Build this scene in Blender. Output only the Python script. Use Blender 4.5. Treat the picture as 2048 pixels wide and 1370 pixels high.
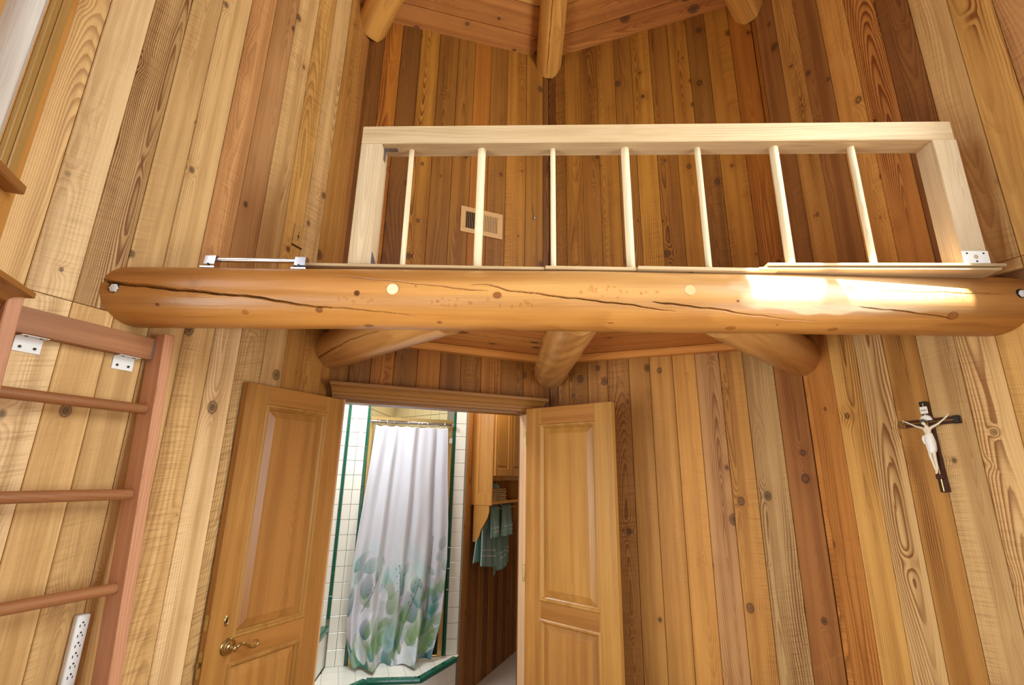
import bpy, bmesh, math, random
import numpy as np
from mathutils import Matrix, Vector

for o in list(bpy.data.objects):
    bpy.data.objects.remove(o)
SC = bpy.context.scene
COL = SC.collection
RNG = random.Random(7)

# ------------------------------------------------------------------ camera
PITCH, ROLL, EYE = math.radians(15.4), math.radians(1.0), 1.64
fw = Vector((0, math.cos(PITCH), math.sin(PITCH)))
rt0 = Vector((1, 0, 0)); up0 = rt0.cross(fw)
rt = rt0 * math.cos(ROLL) + up0 * math.sin(ROLL); up = rt.cross(fw)
cam_d = bpy.data.cameras.new('camera'); cam = bpy.data.objects.new('camera', cam_d); COL.objects.link(cam)
cam_d.sensor_width = 36; cam_d.sensor_fit = 'HORIZONTAL'; cam_d.lens = 960 / 2048 * 36
cam_d.clip_start = 0.02
cam.matrix_world = Matrix(((rt.x, up.x, -fw.x, 0), (rt.y, up.y, -fw.y, 0), (rt.z, up.z, -fw.z, EYE), (0, 0, 0, 1)))
SC.camera = cam

# ------------------------------------------------------------------ room plan (regular octagon, metres)
C8, S8 = math.cos(math.radians(22.5)), math.sin(math.radians(22.5))
V2 = lambda x, y: Vector((x, y))
BC = V2(.2537, 3.1197)
AB = BC - 1.3603 * V2(C8, S8)
CD = BC + 1.4445 * V2(C8, -S8)
ZA = AB + 1.393 * V2(-S8, -C8)
DE = CD + 1.393 * V2(S8, -C8)
ZG, GF, FE = V2(-1.0, .03), V2(.29, -.5), V2(1.60, .0)
CEN = V2(.28, 1.31)
EAVE = {'AB': 4.66, 'BC': 4.87, 'CD': 4.83, 'ZA': 4.7, 'DE': 4.8, 'ZG': 4.8, 'GF': 4.8, 'FE': 4.8}
APEX = 5.75

class Frame:
    """a vertical plane: u runs along d, n comes out of it into the room"""
    def __init__(self, p, q, inside):
        self.p = p.copy(); d = (q - p); self.len = d.length; self.d = d.normalized()
        y = Vector((-self.d.y, self.d.x)); self.sg = 1 if y.dot(inside - p) > 0 else -1
        self.n = y * self.sg
        self.M = Matrix(((self.d.x, y.x, 0, p.x), (self.d.y, y.y, 0, p.y), (0, 0, 1, 0), (0, 0, 0, 1)))
    def pt(self, u, z, n=0):
        v = self.p + self.d * u + self.n * n
        return Vector((v.x, v.y, z))
    def at(self, u, z, n=0):
        return Matrix.Translation(self.pt(u, z, n)) @ self.M.to_3x3().to_4x4()
FA = Frame(AB, ZA, CEN); FB = Frame(BC, AB, CEN); FC = Frame(BC, CD, CEN); FD = Frame(CD, DE, CEN)
FZ = Frame(ZA, ZG, CEN); FE_ = Frame(DE, FE, CEN); FG = Frame(ZG, GF, CEN); FF = Frame(GF, FE, CEN)
SP0 = V2(-1.2025, 3.8674)
FS = Frame(SP0, V2(-.4668, 4.1160), V2(0, 2))                       # shower front

# ------------------------------------------------------------------ light
W = bpy.data.worlds.new('sky'); SC.world = W; W.use_nodes = True
wn = W.node_tree.nodes; wl = W.node_tree.links
sky = wn.new('ShaderNodeTexSky'); sky.sky_type = 'NISHITA'; sky.sun_disc = False
sky.sun_elevation = math.radians(52); sky.sun_rotation = math.radians(200)
wl.new(sky.outputs[0], wn['Background'].inputs[0]); wn['Background'].inputs[1].default_value = .12

SUN_DIR = Vector((.22, 1.0, -1.55)).normalized()
sd = bpy.data.lights.new('sun', 'SUN'); sd.energy = 32.0; sd.angle = math.radians(.55); sd.color = (1, .95, .86)
so = bpy.data.objects.new('sun', sd); COL.objects.link(so)
so.rotation_euler = SUN_DIR.to_track_quat('-Z', 'Y').to_euler()

def window_light(name, fr, u0, u1, z0, z1, power, n=-.16, color=(.96, 1.0, .97)):
    a = bpy.data.lights.new(name, 'AREA'); a.shape = 'RECTANGLE'; a.size = (u1 - u0); a.size_y = z1 - z0
    a.energy = power; a.color = color
    o = bpy.data.objects.new(name, a); COL.objects.link(o)
    m = Vector((fr.n.x, fr.n.y, 0))
    o.matrix_world = Matrix.Translation(fr.pt((u0 + u1) / 2, (z0 + z1) / 2, n)) @ m.to_track_quat('-Z', 'Y').to_matrix().to_4x4()
    return o
window_light('daylight_window_side_left_high', FZ, .2, 1.2, 2.5, 4.2, 15)
window_light('daylight_window_side_left_low', FZ, .2, 1.2, .75, 1.95, 31)
window_light('fill_side_right_high', FE_, .2, 1.2, 2.5, 4.2, 50)  # this and the next three: fill lamps at unseen windows, added to brighten the room
window_light('fill_side_right_low', FE_, .2, 1.2, .75, 1.95, 24)
window_light('fill_front_left', FG, .25, 1.15, .75, 2.05, 7)
window_light('fill_front_right', FF, .25, 1.15, .75, 2.05, 5)

SC.view_settings.view_transform = 'Standard'; SC.view_settings.look = 'None'
SC.view_settings.exposure = 0.77; SC.view_settings.gamma = 1.0
SC.view_settings.use_curve_mapping = False

# ------------------------------------------------------------------ helpers
def lin(r, g, b, a=1.0):
    f = lambda c: (c / 255 / 12.92) if c / 255 <= .04045 else ((c / 255 + .055) / 1.055) ** 2.4
    return (f(r), f(g), f(b), a)
WORLD = {}
def link(o, M=None, parent=None):
    M = M or Matrix.Identity(4)
    COL.objects.link(o)
    WORLD[o] = M
    if parent is not None:
        o.parent = parent
        o.matrix_basis = WORLD[parent].inverted() @ M
    else:
        o.matrix_basis = M
    return o
def tag(o, label=None, cat=None, group=None, kind=None):
    if label: o['label'] = label
    if cat: o['category'] = cat
    if group: o['group'] = group
    if kind: o['kind'] = kind
    return o
def thing(name, label, cat, M=None, group=None, kind=None):
    o = bpy.data.objects.new(name, None); o.empty_display_size = .05
    link(o, M); return tag(o, label, cat, group, kind)

class MB:
    """collects shapes in one bmesh and turns them into one mesh object"""
    def __init__(s): s.bm = bmesh.new()
    def box(s, x0, x1, y0, y1, z0, z1, bev=0, seg=1):
        b = bmesh.new(); bmesh.ops.create_cube(b, size=1)
        for v in b.verts:
            v.co = Vector(((x0 + x1) / 2 + v.co.x * (x1 - x0), (y0 + y1) / 2 + v.co.y * (y1 - y0), (z0 + z1) / 2 + v.co.z * (z1 - z0)))
        if bev: bmesh.ops.bevel(b, geom=list(b.edges), offset=bev, segments=seg, affect='EDGES', profile=.5)
        return s.add(b)
    def add(s, b, M=None):
        m = bpy.data.meshes.new('t'); b.to_mesh(m); b.free()
        if M: m.transform(M)
        s.bm.from_mesh(m); bpy.data.meshes.remove(m); return s
    def poly(s, verts, faces):
        vs = [s.bm.verts.new(v) for v in verts]
        for f in faces:
            try: s.bm.faces.new([vs[i] for i in f])
            except ValueError: pass
        return s
    def prism(s, prof, axis, a0, a1):
        """prof: closed list of 2D points, extruded along axis 'x','y','z' from a0 to a1"""
        def P(p, a): return {'x': (a, p[0], p[1]), 'y': (p[0], a, p[1]), 'z': (p[0], p[1], a)}[axis]
        n = len(prof)
        return s.poly([P(p, a0) for p in prof] + [P(p, a1) for p in prof],
                      [tuple(range(n)), tuple(range(n, 2 * n))] + [(i, (i + 1) % n, n + (i + 1) % n, n + i) for i in range(n)])
    def tube(s, pts, r, seg=12, cap=True):
        pts = [Vector(p) for p in pts]; rs = r if isinstance(r, (list, tuple)) else [r] * len(pts)
        rings = []; ref = None
        for i, p in enumerate(pts):
            t = (pts[min(i + 1, len(pts) - 1)] - pts[max(i - 1, 0)]).normalized()
            if ref is None: ref = t.orthogonal().normalized()
            ref = (ref - t * ref.dot(t)).normalized(); bi = t.cross(ref)
            rings.append([s.bm.verts.new(p + (ref * math.cos(2 * math.pi * k / seg) + bi * math.sin(2 * math.pi * k / seg)) * rs[i]) for k in range(seg)])
        for a, b in zip(rings, rings[1:]):
            for k in range(seg): s.bm.faces.new((a[k], a[(k + 1) % seg], b[(k + 1) % seg], b[k]))
        if cap: s.bm.faces.new(rings[0][::-1]); s.bm.faces.new(rings[-1])
        return s
    def lathe(s, prof, M, seg=24):
        """prof: (radius, height) along local z"""
        rings = []
        for r, h in prof:
            rings.append([s.bm.verts.new(M @ Vector((max(r, 1e-5) * math.cos(2 * math.pi * k / seg), max(r, 1e-5) * math.sin(2 * math.pi * k / seg), h))) for k in range(seg)])
        for a, b in zip(rings, rings[1:]):
            for k in range(seg): s.bm.faces.new((a[k], a[(k + 1) % seg], b[(k + 1) % seg], b[k]))
        s.bm.faces.new(rings[0][::-1]); s.bm.faces.new(rings[-1]); return s
    def mesh(s, smooth=None):
        bmesh.ops.recalc_face_normals(s.bm, faces=list(s.bm.faces))
        m = bpy.data.meshes.new('m'); s.bm.to_mesh(m); s.bm.free()
        if smooth:
            m.polygons.foreach_set('use_smooth', [True] * len(m.polygons)); m.set_sharp_from_angle(angle=math.radians(smooth))
        return m
    def build(s, name, mat, parent=None, M=None, smooth=None):
        m = s.mesh(smooth); m.name = name
        if mat: m.materials.append(mat)
        o = bpy.data.objects.new(name, m); return link(o, M, parent)
def inst(name, mesh, M, parent):
    return link(bpy.data.objects.new(name, mesh), M, parent)
def fbox(fr, u0, u1, z0, z1, n0, n1):
    """box args in the local axes of a frame matrix at the origin of the frame"""
    a, b = sorted((fr.sg * n0, fr.sg * n1)); return (u0, u1, a, b, z0, z1)

# ------------------------------------------------------------------ materials
class NT:
    def __init__(s, name, rough=.5, spec=.3, metal=0):
        s.m = bpy.data.materials.new(name); s.m.use_nodes = True; s.t = s.m.node_tree
        s.b = s.t.nodes['Principled BSDF']
        s.b.inputs['Roughness'].default_value = rough; s.b.inputs['Specular IOR Level'].default_value = spec; s.b.inputs['Metallic'].default_value = metal
    def n(s, typ, ins=None, **kw):
        nd = s.t.nodes.new('ShaderNode' + typ)
        for k, v in kw.items(): setattr(nd, k, v)
        for k, v in (ins or {}).items(): s.set(nd.inputs[k], v)
        return nd
    def set(s, sock, v):
        if isinstance(v, bpy.types.NodeSocket): s.t.links.new(v, sock)
        else: sock.default_value = v
    def math(s, op, a, b=0.0, c=None, clamp=False):
        nd = s.t.nodes.new('ShaderNodeMath'); nd.operation = op; nd.use_clamp = clamp
        s.set(nd.inputs[0], a); s.set(nd.inputs[1], b)
        if c is not None: s.set(nd.inputs[2], c)
        return nd.outputs[0]
    def vm(s, op, a, b=None, sc=None):
        nd = s.t.nodes.new('ShaderNodeVectorMath'); nd.operation = op; s.set(nd.inputs[0], a)
        if b is not None: s.set(nd.inputs[1], b)
        if sc is not None: s.set(nd.inputs['Scale'], sc)
        return nd.outputs[1] if op in ('LENGTH', 'DOT_PRODUCT', 'DISTANCE') else nd.outputs[0]
    def noise(s, v, scale=1.0, detail=2.0, rough=.5, dist=0.0, w=None):
        nd = s.n('TexNoise', {'Vector': v, 'Scale': scale, 'Detail': detail, 'Roughness': rough, 'Distortion': dist}); return nd.outputs['Fac']
    def mix(s, f, a, b, blend='MIX'):
        nd = s.t.nodes.new('ShaderNodeMix'); nd.data_type = 'RGBA'; nd.blend_type = blend
        s.set(nd.inputs[0], f); s.set(nd.inputs[6], a); s.set(nd.inputs[7], b); return nd.outputs[2]
    def ramp(s, f, lo, hi, a=0.0, b=1.0):
        nd = s.n('MapRange', {'Value': f, 'From Min': lo, 'From Max': hi, 'To Min': a, 'To Max': b}); nd.interpolation_type = 'SMOOTHSTEP'; nd.clamp = True
        return nd.outputs[0]
    def bump(s, h, strength=.3, dist=.002):
        nd = s.n('Bump', {'Height': h, 'Strength': strength, 'Distance': dist}); s.t.links.new(nd.outputs[0], s.b.inputs['Normal'])
    def done(s, col): s.set(s.b.inputs['Base Color'], col); return s.m

def plain(name, rgb, rough=.5, metal=0, spec=.4):
    k = NT(name, rough, spec, metal); return k.done(lin(*rgb))

def wood(name, axis='z', tint=None, rough=.5, ring_mm=5.0, saw=.5, knots=.5, streak=1.0, spec=.3, attr=False, ring_strength=1.0, bump=.35, kr=1.0, vary=.0):
    """sawn softwood: growth rings seen in the plank face, streaks along the grain, knots, saw marks.
    tint None -> the object's own colour (alpha = strength of the ring pattern)"""
    k = NT(name, rough, spec)
    P = k.n('TexCoord').outputs['Object']
    if axis != 'z':
        sp = k.n('SeparateXYZ', {0: P})
        order = {'x': ('Y', 'Z', 'X'), 'y': ('X', 'Z', 'Y')}[axis]
        P = k.n('CombineXYZ', {0: sp.outputs[order[0]], 1: sp.outputs[order[1]], 2: sp.outputs[order[2]]}).outputs[0]
    info = k.n('ObjectInfo'); rnd = info.outputs['Random']
    r2 = k.math('FRACT', k.math('MULTIPLY', rnd, 57.31)); r3 = k.math('FRACT', k.math('MULTIPLY', rnd, 173.7)); r4 = k.math('FRACT', k.math('MULTIPLY', rnd, 411.3))
    seed = k.n('CombineXYZ', {0: k.math('MULTIPLY', rnd, 37.0), 1: k.math('MULTIPLY', r2, 53.0), 2: k.math('MULTIPLY', r3, 71.0)}).outputs[0]
    def sc(x, y, z): return k.vm('ADD', k.vm('MULTIPLY', P, (x, y, z)), seed)
    # knots
    kv = sc(7.0, 7.0, 2.4)
    vo = k.n('TexVoronoi', {'Vector': kv, 'Scale': 1.0, 'Randomness': 1.0}, voronoi_dimensions='3D')
    dv = k.vm('MULTIPLY', k.vm('SUBTRACT', kv, vo.outputs['Position']), (1 / 7.0, .35 / 7.0, .75 / 2.4))
    dk = k.vm('LENGTH', dv)
    vc = k.n('SeparateColor', {0: vo.outputs['Color']})
    krad = k.math('MULTIPLY', k.ramp(vc.outputs[0], 1 - knots, 1 - knots + .25), k.math('MULTIPLY_ADD', vc.outputs[1], .009 * kr, .005 * kr))
    kin = k.math('DIVIDE', dk, k.math('ADD', krad, .0005))
    kmask = k.ramp(kin, .55, 1.15, 1, 0); kmask = k.math('MULTIPLY', kmask, k.ramp(krad, .001, .004))
    kring = k.math('MULTIPLY', k.ramp(kin, .85, 1.0, 0, 1), k.ramp(kin, 1.0, 1.5, 1, 0)); kring = k.math('MULTIPLY', kring, k.ramp(krad, .001, .004))
    khalo = k.math('POWER', 2.718, k.math('MULTIPLY', k.math('MULTIPLY', kin, kin), -.16)); khalo = k.math('MULTIPLY', khalo, k.ramp(krad, .001, .004))
    fib = k.noise(sc(230, 230, 5), 1, 1, .6)
    # growth rings
    sx = k.n('SeparateXYZ', {0: P})
    low = k.noise(sc(2.5, 2.5, .55), 1, 1.5, .45); low2 = k.noise(sc(9, 9, 1.7), 1, 2, .5)
    x0 = k.math('MULTIPLY', k.math('SUBTRACT', r2, .5), .09)
    xx = k.math('ADD', k.math('SUBTRACT', sx.outputs[0], x0), k.math('MULTIPLY', k.math('SUBTRACT', low2, .5), .035))
    dep = k.math('ADD', k.math('MULTIPLY_ADD', k.math('SUBTRACT', low, .5), .30, .02), k.math('MULTIPLY', sx.outputs[1], 1.0))
    rr = k.math('SQRT', k.math('ADD', k.math('MULTIPLY', xx, xx), k.math('MULTIPLY', dep, dep)))
    rr = k.math('ADD', rr, k.math('MULTIPLY', khalo, .022))
    rr = k.math('ADD', rr, k.math('MULTIPLY', fib, .0012))
    ph = k.math('FRACT', k.math('DIVIDE', rr, k.math('MULTIPLY_ADD', r4, ring_mm * .0009, ring_mm * .0007)))
    late = k.math('MULTIPLY', k.ramp(ph, .25, .86), k.ramp(ph, .90, .99, 1, 0))
    vis = k.ramp(k.noise(sc(9, 9, .9), 1, 2), .36, .62, .15, 1)
    steep = k.math('DIVIDE', k.math('ABSOLUTE', xx), k.math('ADD', rr, .001)); vis = k.math('MULTIPLY', vis, k.ramp(steep, .80, .99, 1, .22))
    # streaks, fibres, saw marks
    st = k.noise(sc(22, 22, .4), 1, 1, .6); blo = k.noise(sc(7, 7, 1.6), 1, 2, .6)
    tilt = k.math('MULTIPLY_ADD', sx.outputs[0], k.math('MULTIPLY', k.math('SUBTRACT', r3, .5), .7), sx.outputs[2])
    sv = k.n('CombineXYZ', {0: k.math('MULTIPLY', sx.outputs[0], 7.0), 1: 0.0, 2: k.math('MULTIPLY', tilt, 150.0)}).outputs[0]
    sawn = k.noise(k.vm('ADD', sv, seed), 1, 2, .7)
    sawv = k.math('MULTIPLY', k.ramp(sawn, .42, .72, -.35, 1), k.math('MULTIPLY', k.ramp(k.noise(sc(6, 6, .8), 1, 2), .40, .66, .1, 1), k.math('MULTIPLY', r3, saw)))
    base = tint if tint else info.outputs['Color']
    if vary:
        gy = k.math('MULTIPLY_ADD', r4, vary, 1 - vary / 2)
        base = k.mix(1.0, base, k.n('CombineXYZ', {0: gy, 1: k.math('MULTIPLY', gy, k.math('MULTIPLY_ADD', r2, vary * .5, 1 - vary * .25)), 2: gy}).outputs[0], 'MULTIPLY')
    gs = k.math('MULTIPLY', info.outputs['Alpha'], ring_strength) if not tint else ring_strength
    lightc = k.mix(1.0, base, (1.17, 1.21, 1.27, 1), 'MULTIPLY'); darkc = k.mix(1.0, base, (.74, .66, .55, 1), 'MULTIPLY')
    f = k.math('ADD', k.math('MULTIPLY', k.ramp(st, .30, .70), .42 * streak), k.math('ADD', k.math('MULTIPLY', fib, .40), k.math('MULTIPLY', blo, .45)))
    f = k.math('ADD', f, (1 - .42 * streak - .58) * .5)
    col = k.mix(k.ramp(f, .18, .92), darkc, lightc)
    lm = k.math('MULTIPLY', k.math('MULTIPLY', late, vis), gs, clamp=True)
    col = k.mix(lm, col, k.mix(1.0, col, (.42, .28, .19, 1), 'MULTIPLY'))
    col = k.mix(k.math('MULTIPLY', khalo, .35), col, k.mix(1.0, col, (.80, .66, .52, 1), 'MULTIPLY'))
    col = k.mix(k.math('MULTIPLY', kmask, .80), col, (.060, .026, .011, 1))
    col = k.mix(k.math('MULTIPLY', kring, .75), col, (.030, .012, .006, 1))
    col = k.mix(1.0, col, k.n('CombineXYZ', {0: k.math('MULTIPLY_ADD', sawv, -.32, 1.0), 1: k.math('MULTIPLY_ADD', sawv, -.39, 1.0), 2: k.math('MULTIPLY_ADD', sawv, -.44, 1.0)}).outputs[0], 'MULTIPLY')
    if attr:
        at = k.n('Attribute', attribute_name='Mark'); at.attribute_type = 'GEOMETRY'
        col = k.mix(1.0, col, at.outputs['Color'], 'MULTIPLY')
    if bump:
        h = k.math('ADD', k.math('MULTIPLY', fib, .4), k.math('MULTIPLY', sawn, .5)) if saw else fib
        k.bump(h, bump, .0022)
    k.b.inputs['Roughness'].default_value = rough
    return k.done(col)

M_PLANK = wood('sawn_cedar_plank', rough=.56, saw=1.05, knots=.74, ring_mm=7, spec=.28, kr=1.3, ring_strength=1.3)
M_ROOF = wood('roof_deck_board', axis='x', rough=.6, saw=.4, knots=.8, ring_mm=7, kr=1.7)
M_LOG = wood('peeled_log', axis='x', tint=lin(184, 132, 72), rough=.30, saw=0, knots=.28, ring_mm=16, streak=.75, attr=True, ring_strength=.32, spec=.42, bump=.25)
M_LOGR = wood('peeled_log_rafter', axis='x', tint=lin(204, 148, 72), rough=.40, saw=0, knots=.35, ring_mm=16, streak=.75, attr=True, ring_strength=.35, bump=.25)
M_PINE_Z = wood('pale_pine_upright', tint=lin(192, 168, 134), rough=.5, saw=.15, knots=.25, ring_mm=9, streak=.45, ring_strength=.22)
M_PINE_X = wood('pale_pine_along', axis='x', tint=lin(190, 164, 126), rough=.5, saw=.15, knots=.38, ring_mm=9, streak=.45, ring_strength=.26)
M_DOWEL = wood('dowel_maple', tint=lin(214, 196, 160), rough=.42, saw=0, knots=0, ring_mm=9, streak=.4, ring_strength=.18)
M_DOOR_Z = wood('stained_fir_upright', tint=lin(172, 122, 60), rough=.36, saw=0, knots=0, ring_mm=5, streak=.75, ring_strength=.16, spec=.45, bump=.12, vary=.22)
M_DOOR_X = wood('stained_fir_across', axis='x', tint=lin(166, 114, 54), rough=.36, saw=0, knots=0, ring_mm=5, streak=.7, ring_strength=.16, spec=.45, bump=.12, vary=.22)
M_TRIM_X = wood('stained_trim', axis='x', tint=lin(146, 98, 46), rough=.36, saw=0, knots=0, ring_mm=5, streak=.6, ring_strength=.2, spec=.4, bump=.12, vary=.22)
M_TRIM_Z = wood('stained_trim_upright', tint=lin(180, 138, 78), rough=.42, saw=0, knots=0, ring_mm=5, streak=.6, ring_strength=.2, bump=.12, vary=.22)
M_JAMB = wood('pale_jamb', tint=lin(196, 184, 172), rough=.45, saw=0, knots=0, ring_mm=6, streak=.5, ring_strength=.15, bump=.12)
M_LADDER_Z = wood('red_cedar_upright', tint=lin(198, 142, 106), rough=.5, saw=.25, knots=.1, ring_mm=6, streak=.6, ring_strength=.3)
M_LADDER_X = wood('red_cedar_across', axis='x', tint=lin(158, 106, 66), rough=.45, saw=.2, knots=.25, ring_mm=6, streak=.6, ring_strength=.3)
M_DARKTRIM = wood('dark_edge_trim', tint=lin(112, 60, 32), rough=.45, saw=0, knots=0)
M_DJAMB = wood('door_jamb_fir', tint=lin(208, 166, 124), rough=.45, saw=0, knots=0, ring_mm=6, streak=.5, ring_strength=.15, bump=.12)
M_OAK = wood('oak_cabinet', tint=lin(192, 134, 60), rough=.35, saw=0, knots=0, ring_mm=5, streak=.6, ring_strength=.25, spec=.5, bump=.15)
M_DARKWOOD = wood('dark_cross_wood', tint=lin(70, 36, 26), rough=.35, saw=0, knots=0, ring_mm=5, ring_strength=.2)
M_TILE = plain('cream_glazed_tile', (234, 230, 216), .16, spec=.5)
M_TILEY = plain('beige_glazed_tile', (216, 200, 154), .18, spec=.5)
M_GREEN = plain('green_glazed_tile', (22, 92, 70), .12, spec=.6)
M_GROUT = plain('grout', (138, 130, 112), .8)
M_GROUTW = plain('pale_grout', (214, 212, 200), .8)
M_BRASS = plain('brass', (196, 178, 128), .26, 1)
M_CHROME = plain('chrome', (214, 214, 222), .14, 1)
M_GALV = plain('zinc_plated_steel', (168, 172, 182), .36, .9)
M_WHITE = plain('white_enamel', (232, 233, 232), .4)
M_BLACK = plain('black_void', (14, 11, 9), .8)
M_BOLT = plain('bright_zinc', (226, 230, 234), .4, .2)
M_SCREW = plain('dark_screw_head', (60, 58, 56), .4, .8)
M_RED = plain('red_rocker', (170, 24, 30), .35)
M_GOLDFR = plain('gold_anodised_frame', (206, 178, 116), .3, .75)
M_VENT = plain('tan_enamel', (206, 160, 104), .45)
M_FIG = plain('ivory_resin', (238, 226, 200), .4)
M_CLOTH = plain('white_resin', (248, 246, 240), .45)
M_HAIR = plain('painted_grey', (96, 92, 84), .5)
M_BASKET = plain('woven_seagrass', (176, 142, 86), .75)
M_CARPET = plain('beige_carpet', (176, 160, 146), .95, spec=.05)

def fabric(name, rgb, attr=None):
    k = NT(name, .85, .15)
    if attr:
        a = k.n('Attribute', attribute_name=attr); a.attribute_type = 'GEOMETRY'; col = a.outputs['Color']
    else:
        P = k.n('TexCoord').outputs['Object']
        col = k.mix(k.noise(P, 320, 2), lin(*rgb), tuple(c * .62 for c in lin(*rgb)[:3]) + (1,))
        k.bump(k.noise(P, 420, 2), .5, .003)
    return k.done(col)
M_TOWEL = fabric('teal_terry', (150, 182, 172))
M_TOWELBAND = fabric('teal_band', (206, 224, 216))
M_CURTAIN = fabric('printed_curtain', None, 'Print')
gk = NT('window_glass', .02, .5)
out = [n for n in gk.t.nodes if n.type == 'OUTPUT_MATERIAL'][0]
mixs = gk.n('MixShader', {0: gk.n('LayerWeight', {'Blend': .25}).outputs['Fresnel'], 1: gk.n('BsdfTransparent').outputs[0], 2: gk.n('BsdfGlossy', {'Roughness': .02}).outputs[0]})
gk.t.links.new(mixs.outputs[0], out.inputs[0]); M_GLASS = gk.m

# ------------------------------------------------------------------ plank walls
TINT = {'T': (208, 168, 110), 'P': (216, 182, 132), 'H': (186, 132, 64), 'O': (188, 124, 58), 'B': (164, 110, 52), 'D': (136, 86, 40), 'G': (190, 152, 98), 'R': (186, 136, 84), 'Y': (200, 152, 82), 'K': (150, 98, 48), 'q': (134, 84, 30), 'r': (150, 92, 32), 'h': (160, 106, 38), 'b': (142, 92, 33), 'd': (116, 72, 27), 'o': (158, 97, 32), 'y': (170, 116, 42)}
def plank_mesh(w, h, t=.019, ch=.0028):
    x = w / 2 - .0009
    mb = MB().prism([(-x, -t), (x, -t), (x, -ch), (x - ch, 0), (-x + ch, 0), (-x, -ch)], 'z', 0, h)
    return mb.mesh()
def plank(fr, parent, u0, u1, z0, z1, kind, grain=.5, n=0.0, mat=None):
    """face of the plank at n (towards the room)"""
    m = plank_mesh(u1 - u0, z1 - z0); m.materials.append(mat or M_PLANK)
    R3 = Matrix(((fr.d.x, fr.d.y * 1, 0), (fr.d.y, -fr.d.x, 0), (0, 0, 1)))  # placeholder, replaced below
    yv = Vector((fr.n.x, fr.n.y, 0)); zv = Vector((0, 0, 1)); xv = yv.cross(zv)
    M = Matrix(((xv.x, yv.x, 0, 0), (xv.y, yv.y, 0, 0), (0, 0, 1, 0), (0, 0, 0, 1)))
    p = fr.pt((u0 + u1) / 2, z0, n + RNG.uniform(-.0009, .0009))
    o = inst('plank', m, Matrix.Translation(p) @ M, parent)
    c = TINT[kind]; j = RNG.uniform(.94, 1.06)
    cc = lin(*[min(255, v * j) for v in c]); o.color = (cc[0], cc[1], cc[2], grain)
    return o
def wall(name, fr, label, height=4.825, holes=(), thick=.10):
    """studs and sheathing behind the planks, with rectangular openings (u0,u1,z0,z1)"""
    us = sorted({-.08, fr.len + .08, *[h[0] for h in holes], *[h[1] for h in holes]}); zs = sorted({-.1, height, *[h[2] for h in holes], *[h[3] for h in holes]})
    mb = MB()
    for a, b in zip(us, us[1:]):
        z = None
        for c, d in zip(zs, zs[1:]):
            if any(h[0] <= (a + b) / 2 <= h[1] and h[2] <= (c + d) / 2 <= h[3] for h in holes): continue
            mb.box(*fbox(fr, a, b, c, d, -.019 - thick, -.019))
    o = mb.build(name, M_SHEATH, None, fr.M)
    return tag(o, label, 'wall', kind='structure')
M_SHEATH = wood('sheathing', tint=lin(120, 76, 40), rough=.7)

LOFT_Z = 2.41
def planks(fr, parent, edges, rows):
    """rows: list of (z0, z1, 'kinds', grains)"""
    for z0, z1, kinds, grains in rows:
        for i, (a, b) in enumerate(zip(edges, edges[1:])):
            g = grains[i] if i < len(grains) else .5
            k = kinds[i % len(kinds)]
            if k == '.': continue
            plank(fr, parent, a, b, z0, z1, k, g)

wA = wall('wall_left', FA, 'light knotty plank wall behind the ladder', 4.95)
eA = [-.01, .06, .19, .31, .43, .56, .685, .81, .94, 1.06, 1.185, 1.312, 1.40]
planks(FA, wA, eA, [(2.39, 4.93, 'BHTYTRRT....', [.2, .4, .5, .4, .6, .3, .3, .4]), (0, 2.387, 'BHHTTPTT....', [.2, .4, .5, .4, .4, .4, .3, .5]),
                    (2.170, 4.93, '........TGPT', [0] * 8 + [.35, 1.8, .3, .45]),
                    (0, 2.167, '........TTPT', [0] * 8 + [.5, .3, .3, .4])])
HOLE_B = (.165, 1.262, -.2, 2.03)
wB = wall('wall_back_left', FB, 'dark plank wall above the double door', 4.95, holes=[HOLE_B])
eB = [.0, .05, .19, .345, .48, .61, .74, .88, 1.015, 1.145, 1.26, 1.365]
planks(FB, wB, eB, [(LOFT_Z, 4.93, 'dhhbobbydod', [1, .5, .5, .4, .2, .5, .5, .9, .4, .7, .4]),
                    (2.03, LOFT_Z - .003, 'dqqrqqrqrqq', [1, .6, .5, .6, .3, .6, .4, .5, .5, .5, .4])])  # boards under the loft tinted darker to carry its shade
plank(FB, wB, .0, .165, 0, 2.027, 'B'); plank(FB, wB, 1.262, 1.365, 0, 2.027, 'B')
wC = wall('wall_back_right', FC, 'honey brown plank wall right of the double door', 4.95)
eC = [0, .055, .13, .255, .38, .515, .64, .775, .905, 1.035, 1.16, 1.31, 1.4445]
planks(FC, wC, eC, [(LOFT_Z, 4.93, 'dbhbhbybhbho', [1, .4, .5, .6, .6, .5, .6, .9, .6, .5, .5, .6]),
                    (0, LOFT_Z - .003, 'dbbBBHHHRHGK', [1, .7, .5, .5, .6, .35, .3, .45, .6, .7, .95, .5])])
wD = wall('wall_right', FD, 'plank wall on the right with the crucifix', 4.95)
eD = [0, .03, .16, .29, .42, .555, .69, .82, .953, 1.085, 1.22, 1.40]
planks(FD, wD, eD, [(LOFT_Z, 4.93, 'oKHKHOD..'  '..', [.5, .4, .8, .4, .3, .9, .5, .3, 1.0, .3, .4]),
                    (2.487, 4.93, '.......GYRT', [0] * 7 + [.3, 1.0, .3, .4]), (2.440, 2.484, '.......GYYT', [.4] * 11), (0, 2.345, '.......YTTT', [.5] * 11),
                    (0, LOFT_Z - .003, 'OOYTHTT....', [.5, .6, .8, .9, .9, .6, .8, .5, .5, .4, .4])])

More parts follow.
